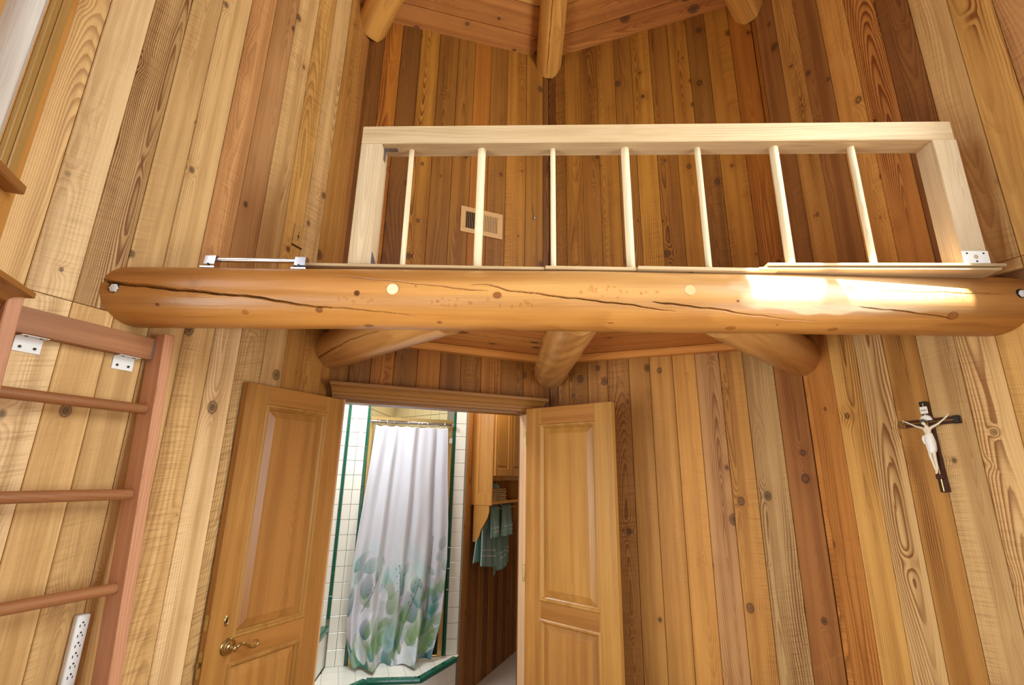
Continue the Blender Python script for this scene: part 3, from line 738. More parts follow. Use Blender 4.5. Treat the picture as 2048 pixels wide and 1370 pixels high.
# grab bar on the beam top
gb = thing('grab_bar', 'chrome grab bar bolted to the top of the log beam', 'grab bar', Matrix.Translation((-.962, 1.662, 2.364)))
G0 = WORLD[gb]
MB().tube([(-.155, 0, .037), (.155, 0, .037)], .0098, 20).build('bar', M_CHROME, gb, G0, 40)
for s in (-1, 1):
    x = s * .168
    pr_ = [(-.022, 0), (.022, 0), (.019, .012), (.016, .046), (.009, .050), (-.009, .050), (-.016, .046), (-.019, .012)]
    b = MB().prism(pr_, 'x', x - .020, x + .020).build('end_block', M_CHROME, gb, G0)
    MB().box(x - .027, x + .027, -.026, .026, -.006, .001, bev=.001).build('foot_plate', M_CHROME, b, G0)
    MB().lathe([(.0045, 0), (.0045, .002)], Matrix.Translation((x, -.021, .010)) @ Matrix.Rotation(math.pi / 2, 4, 'X'), 12).build('screw', M_SCREW, b, G0)

# ------------------------------------------------------------------ double door
ti += 1
dt = thing('trim_%d' % ti, 'moulded cornice and casing of the double door', 'door casing', FB.at(.7, 2.03), kind='structure')
crown(FB, .098, 1.318, 2.022, dt, k=.95, zs=1.05)
for a, b, n1 in ((.118, .166, .045), (1.262, 1.318, .03)):
    MB().box(*fbox(FB, a, b, 0, 2.022, .0, n1), bev=.003).build('side_casing', M_DJAMB, dt, FB.M)
for a, b in ((.150, .166), (1.262, 1.278)):
    MB().box(*fbox(FB, a, b, 0, 2.022, -.10, .0)).build('jamb', M_DJAMB, dt, FB.M)
MB().box(*fbox(FB, .15, 1.278, 2.010, 2.026, -.10, .0)).build('head_jamb', M_TRIM_X, dt, FB.M)

def door(name, H2, F2, top, label, Wd=.565):
    """two panel leaf: local x from hinge to free edge, y = face towards the viewer is -y"""
    H2, F2 = V2(*H2), V2(*F2); d = (F2 - H2).normalized(); y = V2(-d.y, d.x)
    view = -H2; s = 1
    if y.dot(V2(0, 0) - (H2 + F2) / 2) > 0: s = -1       # make -y*s face the viewer
    M = Matrix(((d.x, y.x, 0, H2.x), (d.y, y.y, 0, H2.y), (0, 0, 1, .012), (0, 0, 0, 1)))
    t = thing(name, label, 'door', M, kind='structure')
    T = .036; HH = top - .012; f0, f1 = (0, T) if s > 0 else (-T, 0)   # viewer face at y=0
    sgn = 1 if s > 0 else -1
    ST = .112; z_lo, z_mid0, z_mid1, z_hi = .24, .885 - .012, .990 - .012, 1.925 - .012
    def part(nm, x0, x1, z0, z1, mat, bev=.0015, y0=f0, y1=f1):
        c = Matrix.Translation(((x0 + x1) / 2, 0, (z0 + z1) / 2))
        return MB().box(-(x1 - x0) / 2, (x1 - x0) / 2, y0, y1, -(z1 - z0) / 2, (z1 - z0) / 2, bev=bev).build(nm, mat, t, M @ c)
    part('stile', 0, ST, 0, HH, M_DOOR_Z); part('stile', Wd - ST, Wd, 0, HH, M_DOOR_Z)
    for a, b in ((0, z_lo), (z_mid0, z_mid1), (z_hi, HH)): part('cross_rail', ST, Wd - ST, a, b, M_DOOR_X)
    for a, b in ((z_lo, z_mid0), (z_mid1, z_hi)):
        x0, x1 = ST, Wd - ST
        # flat panel with raised bevel
        def rect(i, yy): return [(x0 + i, yy * sgn, a + i), (x1 - i, yy * sgn, a + i), (x1 - i, yy * sgn, b - i), (x0 + i, yy * sgn, b - i)]
        def rings(prof):
            v, f = [], []
            for i, yy in prof: v += rect(i, yy)
            for k in range(len(prof) - 1):
                for q in range(4): f.append((k * 4 + q, k * 4 + (q + 1) % 4, k * 4 + 4 + (q + 1) % 4, k * 4 + 4 + q))
            return v, f
        cx, cz = (x0 + x1) / 2, (a + b) / 2; off = Matrix.Translation((cx, 0, cz))
        v, f = rings([(-.002, .028), (.0, .019), (.016, .0185), (.050, .006)]); n = len(v)
        f.append((n - 4, n - 3, n - 2, n - 1)); f.append((0, 1, 2, 3))
        MB().poly([(p[0] - cx, p[1], p[2] - cz) for p in v], f).build('panel', M_DOOR_Z, t, M @ off)
        v, f = rings([(-.003, .010), (-.010, -.001), (-.004, -.006), (.004, -.005), (.008, .003), (.013, .008), (.017, .0180), (.014, .020), (-.002, .020)]); 
        nn = len(v) // 4
        for q in range(4): f.append(((nn - 1) * 4 + q, (nn - 1) * 4 + (q + 1) % 4, (q + 1) % 4, q))
        MB().poly([(p[0] - cx, p[1], p[2] - cz) for p in v], f).build('panel_moulding', M_DOOR_Z, t, M @ off)
    return t, M, sgn
dL, ML, sL = door('door_1', (-.905, 2.600), (-1.159, 2.106), 2.017, 'left door leaf with brass lever, folded back towards the ladder', Wd=.560)
dR, MR_, sR = door('door_2', (.095, 2.962), (.545, 2.592), 2.032, 'right door leaf standing open beside the bathroom view', Wd=.580)
# lever handle and keyhole on the left leaf
def face(M, s, x, z, out=0): return M @ Matrix.Translation((x, -out * s, z)) @ Matrix.Rotation(math.pi / 2 * s, 4, 'X')
ro = MB().lathe([(.031, 0), (.032, .003), (.029, .006), (.024, .006), (.022, .010), (.016, .011), (.013, .016), (.008, .018), (.0075, .040), (.010, .043), (.010, .052), (.006, .055)], Matrix.Identity(4), 32).build('lever_rosette', M_BRASS, dL, face(ML, sL, .468, .944), 35)
pts = [(0, 0, .047)] + [(.105 * t, .012 * math.sin(t * 6.0) - .004 * t, .047) for t in np.linspace(.08, .86, 14)]
hk = [(.0903 + .012 * math.sin(a), -.012 + .010 * (1 - math.cos(a)), .047) for a in np.linspace(.2, 3.9, 10)]
lev = MB().tube([(p[0], p[1], p[2]) for p in pts + hk], [.0065] * 4 + [.0052] * (len(pts) - 4) + [.0042] * len(hk), 12)
lv = lev.build('lever', M_BRASS, ro, face(ML, sL, .468, .944) @ (Matrix.Identity(4) if sL > 0 else Matrix.Rotation(math.pi, 4, 'Z')), 50)
kp = MB(); 
for k in range(1): kp.lathe([(.015, 0), (.0155, .0015), (.012, .0035), (.010, .003)], Matrix.Diagonal((.62, 1.35, 1, 1)), 24)
ky = kp.build('keyhole_plate', M_BRASS, dL, face(ML, sL, .490, 1.042), 40)
MB().lathe([(.0035, 0), (.0035, .0042)], Matrix.Translation((0, .003, 0)), 12).box(-.0014, .0014, -.009, .002, 0, .0042).build('keyhole', M_BLACK, ky, face(ML, sL, .490, 1.042))
for z0, z1 in ((.855, .945), (1.02, 1.075)):
    MB().box(0, .0015, -.011, .011, z0, z1, bev=.0004).build('latch_plate', M_BRASS, dL, ML @ Matrix.Translation((.560, .018 * sL, 0)))
MB().box(0, .009, -.006, .006, .893, .911, bev=.002).build('latch_bolt', M_BRASS, dL, ML @ Matrix.Translation((.5615, .018 * sL, 0)))
for z in (.35, 1.05, 1.8):
    MB().tube([(0, 0, 0), (0, 0, .09)], .006, 12).build('hinge', M_BRASS, dR, MR_ @ Matrix.Translation((-.004, -.004 * sR, z)), 40)
    MB().tube([(0, 0, 0), (0, 0, .09)], .006, 12).build('hinge', M_BRASS, dL, ML @ Matrix.Translation((-.004, .040 * sL, z)), 40)

# ------------------------------------------------------------------ ladder
lad = thing('ladder', 'reddish cedar ladder leaning on the left wall', 'ladder', FA.at(1.1, 0, .2))
def ln(z): return .045 + (2.105 - z) * .082       # rail centre line distance from the wall
def fpt(u, z, n): return FA.pt(u, z, n)
for ua, ub in ((.896, .932), (1.336, 1.372)):
    P0, P1 = fpt((ua + ub) / 2, .0, ln(0)), fpt((ua + ub) / 2, 2.118, ln(2.118))
    zd = (P1 - P0).normalized(); xd = Vector((FA.d.x, FA.d.y, 0)); yd = zd.cross(xd)
    Mx = Matrix(((xd.x, yd.x, zd.x, P0.x), (xd.y, yd.y, zd.y, P0.y), (xd.z, yd.z, zd.z, P0.z), (0, 0, 0, 1)))
    MB().box(-.018, .018, -.044, .044, 0.004, (P1 - P0).length, bev=.003).build('side_rail', M_LADDER_Z, lad, Mx)
for k in range(7):
    z = 1.842 - k * .287
    if z < .1: break
    p, q = fpt(.928, z, ln(z)), fpt(1.340, z, ln(z)); c = (p + q) / 2; L = (q - p).length / 2
    MB().tube([(-L, 0, 0), (L, 0, 0)], .0175, 18).build('rung', M_LADDER_X, lad, Matrix.Translation(c) @ FA.M.to_3x3().to_4x4(), 40)
MB().box(*fbox(FA, -.201, .201, -.04, .04, .002, .040), bev=.002).build('top_crossbar', M_LADDER_X, lad, FA.at(1.134, 2.064))
Bm = Matrix(((-FA.d.x * FA.sg, -FA.n.x, 0, 0), (-FA.d.y * FA.sg, -FA.n.y, 0, 0), (0, 0, 1, 0), (0, 0, 0, 1)))
if Bm.determinant() < 0: Bm = Matrix(((FA.d.x * FA.sg, -FA.n.x, 0, 0), (FA.d.y * FA.sg, -FA.n.y, 0, 0), (0, 0, 1, 0), (0, 0, 0, 1)))
for u in (1.266, 1.000):
    M = Matrix.Translation(FA.pt(u, 1.975, .0015)) @ Bm
    b = plate(lad, 'angle_bracket', M, .068, .048, .002, ((-.018, .015), (.018, .015)), M_WHITE, .0045)
    f = MB().box(-.034, .034, -.038, 0, .0455, .0475, bev=.0006).build('flange', M_WHITE, b, M)
    for x in (-.018, .018): MB().lathe([(.0045, -.0015), (.0045, .0)], Matrix.Translation((x, -.024, .0455)), 12).build('screw', M_SCREW, f, M)
MB().box(*fbox(FA, .933, .936, 2.028, 2.100, .005, .042)).build('side_plate', M_GALV, lad, FA.M)

# ------------------------------------------------------------------ small things on the walls
ps = thing('power_strip', 'white power strip screwed to the wall below the lowest visible rung', 'power strip', Matrix.Translation(FA.pt(.958, .80, .001)) @ Bm @ Matrix.Rotation(0.015, 4, 'Y'))
PM = WORLD[ps]
MB().box(-.0185, .0185, -.025, 0, 0, .388, bev=.006, seg=3).build('housing', M_WHITE, ps, PM, 40)
for k in range(6):
    z = .357 - k * .0285
    s = MB()
    s.box(-.008, -.0055, -.0256, -.024, z - .004, z + .004).box(.0045, .007, -.0256, -.024, z - .003, z + .003)
    s.lathe([(.0028, 0), (.0028, .0008)], Matrix.Translation((0, -.0248, z + .009)) @ Matrix.Rotation(math.pi / 2, 4, 'X'), 10)
    s.build('socket', M_SCREW, ps, PM)
MB().box(-.009, .009, -.028, -.024, .168, .183, bev=.0015).build('switch_rocker', M_RED, ps, PM)

cp = thing('cover_plate', 'wooden cover plate with a keyhole slot on the left wall above the grab bar', 'cover plate', Matrix.Translation(FA.pt(.342, 2.77, .001)) @ Bm)
CM = WORLD[cp]
MB().box(-.030, .030, -.005, 0, 0, .115, bev=.0015).build('plate', M_TRIM_Z, cp, CM)
MB().box(-.004, .004, -.0056, -.004, .044, .064, bev=.0004).box(-.001, .007, -.0056, -.004, .044, .050).lathe([(.003, 0), (.003, .0008)], Matrix.Translation((.001, -.005, .077)) @ Matrix.Rotation(math.pi / 2, 4, 'X'), 10).lathe([(.003, 0), (.003, .0008)], Matrix.Translation((-.001, -.005, .034)) @ Matrix.Rotation(math.pi / 2, 4, 'X'), 10).build('slot', M_BLACK, cp, CM)
MB().box(-.034, .034, -.008, .0, -.006, -.001, bev=.001).build('plate_edge', M_DARKWOOD, cp, CM)

BmB = Matrix(((FB.d.x * 1, -FB.n.x, 0, 0), (FB.d.y, -FB.n.y, 0, 0), (0, 0, 1, 0), (0, 0, 0, 1)))
if BmB.determinant() < 0: BmB = Matrix(((-FB.d.x, -FB.n.x, 0, 0), (-FB.d.y, -FB.n.y, 0, 0), (0, 0, 1, 0), (0, 0, 0, 1)))
av = thing('air_vent', 'tan metal air register with vertical slots on the wall behind the railing', 'vent', Matrix.Translation(FB.pt(.512, 3.186, .001)) @ BmB)
VM = WORLD[av]; w, h = .150, .190
fr_ = MB()
for x0, x1, z0, z1 in ((-w, w, 0, .034), (-w, w, h - .034, h), (-w, -w + .034, .034, h - .034), (w - .034, w, .034, h - .034), (-.012, .012, .034, h - .034)): fr_.box(x0, x1, -.007, 0, z0, z1, bev=.0015)
fr_.build('face_frame', M_VENT, av, VM)
MB().box(-w + .03, w - .03, -.0012, .0, .03, h - .03).build('duct_opening', M_BLACK, av, VM)
for sx in (-1, 1):
    for k in range(9):
        x = sx * (.0185 + k * .0118)
        b = bmesh.new(); bmesh.ops.create_cube(b, size=1); bmesh.ops.scale(b, vec=(.0012 if sx < 0 else .0074, .0085 if sx < 0 else .002, h - .066), verts=b.verts)
        mb = MB(); mb.add(b, Matrix.Translation((x, -.0045, h / 2))); mb.build('louvre', M_VENT, av, VM)
wc = thing('wall_hook', 'small dark hook with a dangling cord on the wall right of the air vent', 'hook', Matrix.Translation(FB.pt(.13, 3.42, .001)) @ BmB)
MB().tube([(0, -.002, .12), (-.006, -.004, .07), (.004, -.004, .02), (.006, -.008, 0)], .0022, 8).build('cord', M_LADDER_X, wc, WORLD[wc], 40)
MB().lathe([(.004, 0), (.007, .006), (.006, .022), (.002, .026)], Matrix.Translation((.007, -.010, -.022)), 12).build('pull', M_GALV, wc, WORLD[wc], 40)

# ------------------------------------------------------------------ crucifix on the right wall
BmD = Matrix(((FD.d.x, -FD.n.x, 0, 0), (FD.d.y, -FD.n.y, 0, 0), (0, 0, 1, 0), (0, 0, 0, 1)))
if BmD.determinant() < 0: BmD = Matrix(((-FD.d.x, -FD.n.x, 0, 0), (-FD.d.y, -FD.n.y, 0, 0), (0, 0, 1, 0), (0, 0, 0, 1)))
sx = 1 if Vector((BmD[0][0], BmD[1][0])).dot(FD.d) > 0 else -1      # +x local = +u when sx=1
cx_ = thing('crucifix', 'dark wooden crucifix with ivory figure hanging on the right wall', 'crucifix', Matrix.Translation(FD.pt(.552, 1.60, .002)) @ BmD @ Matrix.Rotation(-.030 * sx, 4, 'Y'))
XM = WORLD[cx_]
MB().box(-.015, .015, -.016, 0, 0, .372, bev=.002).box(-.100, .100, -.0155, -.0005, .272, .300, bev=.002).build('cross', M_DARKWOOD, cx_, XM)
MB().tube([(0, -.018, .004), (0, -.018, .366)], .0035, 12).build('inlay', M_BRASS, cx_, XM, 40)
MB().tube([(-.096, -.018, .286), (.096, -.018, .286)], .0035, 12).build('inlay', M_BRASS, cx_, XM, 40)
for p in ((-.1, .286), (.1, .286)): MB().box(p[0] - .012, p[0] + .012, -.0185, .0, .270, .302, bev=.003).build('end_cap', M_SCREW if p[0] * sx > 0 else M_BRASS, cx_, XM)
MB().box(-.014, .014, -.020, -.016, .355, .374, bev=.001).build('end_cap', M_SCREW, cx_, XM)
tb = MB().box(-.014, .014, -.0225, -.0195, .322, .352, bev=.001).build('title_plate', M_CLOTH, cx_, XM)
tc = bpy.data.curves.new('inscription', 'FONT'); tc.body = 'INRI'; tc.size = .011; tc.align_x = 'CENTER'; tc.extrude = .0002
tmp_o = bpy.data.objects.new('tmp_text', tc); COL.objects.link(tmp_o); tm = bpy.data.meshes.new_from_object(tmp_o.evaluated_get(bpy.context.evaluated_depsgraph_get())); bpy.data.objects.remove(tmp_o)
tm.materials.clear(); tm.materials.append(M_SCREW); to = bpy.data.objects.new('inscription', tm); link(to, XM @ Matrix.Translation((0, -.0228, .333)) @ Matrix.Rotation(math.pi / 2, 4, 'X'), tb)
ha = MB(); vs = [(0, -.020, .293)]; n = 26
for k in range(n + 1):
    a = math.pi * k / n; r = .026 if k % 2 == 0 else .019; vs.append((r * math.cos(a), -.020, .293 + r * math.sin(a)))
vs2 = [(x, -.0225, z) for x, _, z in vs]; N = len(vs)
ha.poly(vs + vs2, [(0, i, i + 1) for i in range(1, N - 1)] + [(N, N + i + 1, N + i) for i in range(1, N - 1)] + [(i, i + 1, N + i + 1, N + i) for i in range(1, N - 1)] + [(0, 1, N + 1, N), (N - 1, 0, N, 2 * N - 1)])
ha.build('halo', M_CLOTH, cx_, XM)
def skin(name, mat, nodes, edges, parent, M, levels=2):
    bm = bmesh.new(); lay = bm.verts.layers.skin.verify(); vs = []
    for i, (p, r) in enumerate(nodes):
        v = bm.verts.new(p); v[lay].radius = r if isinstance(r, tuple) else (r, r); v[lay].use_root = (i == 0); vs.append(v)
    for a, b in edges: bm.edges.new((vs[a], vs[b]))
    m = bpy.data.meshes.new(name); bm.to_mesh(m); bm.free(); m.materials.append(mat)
    o = bpy.data.objects.new(name, m); link(o, M, parent)
    o.modifiers.new('skin', 'SKIN').use_smooth_shade = True
    s = o.modifiers.new('sub', 'SUBSURF'); s.levels = levels; s.render_levels = levels
    return o
Y = -.030
body = [((0, Y, .205), (.0125, .010)),                                         # 0 pelvis
        ((0, Y, .228), (.0105, .0085)), ((0, Y - .001, .252), (.0135, .0095)), ((0, Y - .002, .264), (.0095, .008)),   # waist chest neckbase
        ((.001 * sx, Y - .006, .2725), (.0045, .0045)), ((-.004 * sx, Y - .012, .279), (.0085, .0085)), ((-.005 * sx, Y - .013, .290), (.0075, .0075)),   # neck head
        ((-.016, Y + .001, .262), .0060), ((-.041, Y + .004, .272), .0042), ((-.066, Y + .008, .288), .0033), ((-.077, Y + .009, .294), .0036), ((-.084, Y + .009, .298), .0022),
        ((.016, Y + .001, .262), .0060), ((.041, Y + .004, .274), .0042), ((.064, Y + .008, .292), .0033), ((.074, Y + .009, .300), .0036), ((.080, Y + .009, .305), .0022),
        ((-.007, Y - .002, .188), .0090), ((-.0075, Y - .008, .146), .0066), ((-.005, Y - .003, .104), .0046), ((-.002, Y - .004, .084), .0038), ((-.0015, Y - .010, .072), .0030),
        ((.007, Y - .002, .188), .0090), ((.0065, Y - .008, .146), .0066), ((.004, Y - .003, .104), .0046), ((.002, Y - .006, .084), .0038), ((.002, Y - .012, .074), .0030)]
ed = [(0, 1), (1, 2), (2, 3), (3, 4), (4, 5), (5, 6), (2, 7), (7, 8), (8, 9), (9, 10), (10, 11), (2, 12), (12, 13), (13, 14), (14, 15), (15, 16),
      (0, 17), (17, 18), (18, 19), (19, 20), (20, 21), (0, 22), (22, 23), (23, 24), (24, 25), (25, 26)]
fg = skin('figure', M_FIG, body, ed, cx_, XM)
# five fingers on each hand, tiny
for s, hx, hz in ((-1, -.083, .298), (1, .079, .305)):
    fm_ = MB()
    for k, (a, L) in enumerate(((-.9, .005), (-.35, .0075), (0, .008), (.3, .0075), (.6, .006))):
        dx, dz = s * math.cos(.6 + a * .6), math.sin(.6 + a * .6)
        fm_.tube([(hx, Y + .009, hz), (hx + dx * L * .6, Y + .007, hz + dz * L * .6), (hx + dx * L, Y + .004, hz + dz * L)], [.0012, .0010, .0007], 6)
    fm_.build('fingers', M_FIG, fg, XM, 60)
# loincloth: a wrapped sleeve with a knot
lc = MB(); prof = []
for k, (z, rx, ry) in enumerate(((.236, .0145, .0125), (.222, .0165, .0145), (.205, .0185, .0155), (.188, .0185, .0150), (.170, .0165, .0145), (.158, .0135, .0130))):
    prof.append([(rx * math.cos(2 * math.pi * i / 24) * (1 + .05 * math.sin(5 * i + k)), Y - .001 + ry * math.sin(2 * math.pi * i / 24) * (1 + .05 * math.cos(4 * i + k)), z + .003 * math.sin(2 * math.pi * i / 24 + 1)) for i in range(24)])
vv = [p for r in prof for p in r]
lc.poly(vv, [(k * 24 + i, k * 24 + (i + 1) % 24, (k + 1) * 24 + (i + 1) % 24, (k + 1) * 24 + i) for k in range(5) for i in range(24)])
lc.tube([(-.017, Y - .004, .23), (-.021, Y - .006, .215), (-.019, Y - .006, .195)], [.004, .005, .002], 8)
lc.build('loincloth', M_CLOTH, cx_, XM, 60)
hh = MB(); hh.lathe([(.001, -.010), (.0075, -.006), (.0095, 0), (.0088, .006), (.005, .0105), (.001, .012)], Matrix.Translation((-.005 * sx, Y - .0105, .287)), 16); hh.build('hair', M_HAIR, cx_, XM, 60)
MB().box(-.013, .013, -.030, -.014, .052, .072, bev=.003).build('foot_rest', M_DARKWOOD, cx_, XM)

# ------------------------------------------------------------------ bathroom behind the double door
TH, TW, GR = .1083, .062, .0032
def tile_mesh(w, h, t=.006, mat=None):
    mb = MB().box(-w / 2 + GR / 2, w / 2 - GR / 2, 0, t, -h / 2 + GR / 2, h / 2 - GR / 2, bev=.0012); m = mb.mesh(); m.materials.append(mat); return m
def facing(fr):
    """axes with +y along the room normal"""
    yv = Vector((fr.n.x, fr.n.y, 0)); xv = yv.cross(Vector((0, 0, 1)))
    return Matrix(((xv.x, yv.x, 0, 0), (xv.y, yv.y, 0, 0), (0, 0, 1, 0), (0, 0, 0, 1)))
FSM = facing(FS)
def tile(fr, R, u, z, mesh, parent, name='tile'):
    return inst(name, mesh, Matrix.Translation(fr.pt(u, z, 0)) @ R, parent)
PLAT = .318
wsh = MB()
for a, b, z0, z1 in ((-.80, .055, 0, 2.6), (.775, .885, 0, 2.6), (.05, .78, 2.45, 2.6)): wsh.box(*fbox(FS, a, b, z0, z1, -.07, -.0003))
ws = wsh.build('wall_shower_front', M_GROUT, None, FS.M); tag(ws, 'cream tiled shower front wall beyond the double door', 'wall', kind='structure')
mA = tile_mesh(.064, TH, mat=M_TILE); mR = tile_mesh(.090, TH, mat=M_TILE); mG = tile_mesh(.0215, .152, .010, M_GREEN)
for k in range(19):
    z = PLAT + TH * (k + .5)
    for u in (-.039, .0245): tile(FS, FSM, u, z, mA, ws)
    for j in range(3): tile(FS, FSM, -.127 - j * .064, z, mA, ws)
    tile(FS, FSM, .826, z, mR, ws)
for k in range(14):
    z = PLAT + .152 * (k + .5)
    if z > .57: tile(FS, FSM, -.0825, z, mG, ws, 'liner_tile')
    tile(FS, FSM, .0665, z, mG, ws, 'liner_tile'); tile(FS, FSM, .7695, z, mG, ws, 'liner_tile')
# shower interior: two tiled walls meeting in a corner
pL, pR = FS.pt(.055, 0, -.07), FS.pt(.78, 0, -.07); pc = FS.pt(.33, 0, -.78)
mY = tile_mesh(TH, TH, mat=M_TILEY)
for nm, p, q, lb in (('wall_shower_left', pL, pc, 'beige tiled shower wall left of the inner corner'), ('wall_shower_right', pc, pR, 'beige tiled shower wall right of the inner corner')):
    f = Frame(V2(p.x, p.y), V2(q.x, q.y), V2(-.75, 4.05)); o = MB().box(*fbox(f, 0, f.len, 0, 2.6, -.05, -.0003)).build(nm, M_GROUT, None, f.M)
    tag(o, lb, 'wall', kind='structure'); R = facing(f)
    for k in range(16, 24):
        for j in range(int(f.len / TH)): tile(f, R, (j + .5) * TH, TH * (k + .35), mY, o)
# tiled platform with green nosing
P_fl = V2(-.925, 3.65); P_fc = V2(-.575, 3.69); P_fr = V2(-.375, 4.085)
pf = thing('shower_platform', 'cream tiled shower step with green nosing tiles', 'shower step', Matrix.Translation((-.8, 3.8, 0)))
poly = [FS.pt(-.070, 0, .002), FS.pt(.885, 0, .002), Vector((P_fr.x, P_fr.y, 0)), Vector((P_fc.x, P_fc.y, 0)), Vector((P_fl.x, P_fl.y, 0)), Vector((-1.02, 3.48, 0)), Vector((-1.225, 3.42, 0))]
mb = MB(); n = len(poly)
mb.poly([(p.x, p.y, 0) for p in poly] + [(p.x, p.y, PLAT - .0065) for p in poly], [tuple(range(n)), tuple(range(n, 2 * n))] + [(i, (i + 1) % n, n + (i + 1) % n, n + i) for i in range(n)])
mb.build('base', M_GROUT, pf)
def inpoly(x, y, pts):
    c = False; j = len(pts) - 1
    for i in range(len(pts)):
        if (pts[i].y > y) != (pts[j].y > y) and x < (pts[j].x - pts[i].x) * (y - pts[i].y) / (pts[j].y - pts[i].y) + pts[i].x: c = not c
        j = i
    return c
def clip_cell(poly, x0, x1, y0, y1):
    """Sutherland-Hodgman clip of a convex cell against the platform outline is the other way round: clip outline to cell"""
    def clip(pts, f, inter):
        o = []
        for i in range(len(pts)):
            a, b = pts[i - 1], pts[i]
            if f(b):
                if not f(a): o.append(inter(a, b))
                o.append(b)
            elif f(a): o.append(inter(a, b))
        return o
    P = list(poly)
    for ax, v, s in ((0, x0, 1), (0, x1, -1), (1, y0, 1), (1, y1, -1)):
        f = lambda p: (p[ax] - v) * s >= 0
        g = lambda a, b: tuple(a[k] + (b[k] - a[k]) * (v - a[ax]) / (b[ax] - a[ax]) for k in (0, 1))
        P = clip(P, f, g)
        if not P: return []
    return P
loc = [((p.xy - SP0).dot(FS.d), (p.xy - SP0).dot(FS.n)) for p in poly]
for i in range(-7, 10):
    for j in range(0, 8):
        x0, y0 = i * .1085 + .02, j * .1085
        P = clip_cell(loc, x0 + .001, x0 + .1075, y0 + .001, y0 + .1075)
        if len(P) < 3: continue
        ar = abs(sum(P[k - 1][0] * P[k][1] - P[k][0] * P[k - 1][1] for k in range(len(P)))) / 2
        if ar < .0006: continue
        n = len(P); vs = [FS.pt(u, PLAT - .006, nn) for u, nn in P] + [FS.pt(u, PLAT, nn) for u, nn in P]
        MB().poly(vs, [tuple(range(n)), tuple(range(n, 2 * n))] + [(k, (k + 1) % n, n + (k + 1) % n, n + k) for k in range(n)]).build('floor_tile', M_TILE, pf)
def nosing(a, b):
    d = (b - a); L = d.length; d.normalize(); nrm = V2(d.y, -d.x)
    if nrm.dot(V2(0, 0) - a) < 0: nrm = -nrm
    M0 = Matrix(((d.x, -nrm.x, 0, 0), (d.y, -nrm.y, 0, 0), (0, 0, 1, 0), (0, 0, 0, 1)))
    k = 0; step = .152
    while k * step < L - .01:
        l = min(step, L - k * step); c = a + d * (k * step + l / 2)
        M = Matrix.Translation((c.x, c.y, PLAT)) @ M0
        MB().prism([(.028, .003), (.0, .003), (-.010, -.002), (-.013, -.012), (-.013, -.026), (.0, -.026), (.028, -.002)], 'x', -l / 2 + .0012, l / 2 - .0012).build('nosing_tile', M_GREEN, pf, M); k += 1
    for i in range(int(L / TW) + 1):
        w = min(.108, L - i * .1085)
        if w < .02: break
        c = a + d * (i * .1085 + w / 2)
        for j in range(3):
            z1 = PLAT - .028 - j * .1085
            h = min(.1075, z1); 
            if h < .02: break
            MB().box(-w / 2 + .0008, w / 2 - .0008, -.006, 0, z1 - h, z1, bev=.001).build('riser_tile', M_TILE, pf, Matrix.Translation((c.x, c.y, 0)) @ M0)
nosing(P_fl, P_fc); nosing(P_fc, P_fr); nosing(P_fl + V2(-.10, -.17), P_fl)
# tub deck at the left
D0 = FS.pt(-.078, 0, 0).xy; D1 = V2(-1.215, 3.30)
Fd = Frame(D0, D1, V2(0, 3.6))
td = thing('tub_deck', 'tiled tub deck with dark green edge left of the shower', 'tub deck', Matrix.Translation((D0.x, D0.y, 0)))
dk = [Fd.pt(0, 0, -.0065), Fd.pt(Fd.len, 0, -.0065), Fd.pt(Fd.len, 0, -.55), FS.pt(-.62, 0, .004), FS.pt(-.086, 0, .004)]
MB().poly([(p.x, p.y, z) for z in (0, .572) for p in dk], [(0, 1, 2, 3, 4), (5, 6, 7, 8, 9)] + [(k, (k + 1) % 5, 5 + (k + 1) % 5, 5 + k) for k in range(5)]).build('core', M_GROUT, td)
Rd = facing(Fd); mt = tile_mesh(.108, TH, mat=M_TILE)
for j in range(4):
    for z in (PLAT + .054, PLAT + .162): inst('tile', mt, Matrix.Translation(Fd.pt(.056 + j * .1085, z, -.006)) @ Rd, td)
for j in range(3):
    MB().prism([(-.075, .004), (.0, .004), (.010, 0), (.012, -.008), (.012, -.026), (0, -.026), (-.075, -.004)], 'x', -.075, .075).build('edge_tile', M_GREEN, td, Matrix.Translation(Fd.pt(.078 + j * .152, .577, -.002)) @ Rd)
MB().box(*fbox(Fd, .10, Fd.len, .572, .579, -.50, -.080)).build('deck_top', M_TILE, td, Fd.M)

# gold shower frame
sf = thing('shower_enclosure', 'gold anodised frame around the shower opening', 'shower enclosure', FS.at(.08, PLAT))
for nm, a, b, z0, z1, n0, n1 in (('upright', .080, .106, PLAT, 2.072, -.03, .012), ('upright', .715, .752, PLAT, 2.072, -.03, .010), ('header', .080, .752, 2.046, 2.076, -.035, .016), ('header', .083, .749, 2.036, 2.046, -.02, .006), ('sill', .08, .752, PLAT + .001, PLAT + .012, -.03, .008)):
    MB().box(*fbox(FS, a, b, z0, z1, n0, n1), bev=.003).build(nm, M_GOLDFR, sf, FS.M)
MB().box(*fbox(FS, .726, .752, 1.885, 1.925, .012, .014)).build('tape', M_CLOTH, sf, FS.M)
rod = thing('curtain_rod', 'polished curtain rod inside the shower frame', 'curtain rod', FS.at(.11, 2.035, .03))
MB().tube([FS.pt(.085, 2.033, .040), FS.pt(.745, 2.033, .040)], .0105, 16).build('rod', M_CHROME, rod, None, 40)
for u in (.086, .744): MB().lathe([(.017, 0), (.017, .008), (.012, .012)], Matrix.Translation(FS.pt(u, 2.033, .040)) @ Matrix.Rotation(math.pi / 2, 4, 'Y'), 16).build('end_cap', M_CHROME, rod, None, 40)
ring_m = None
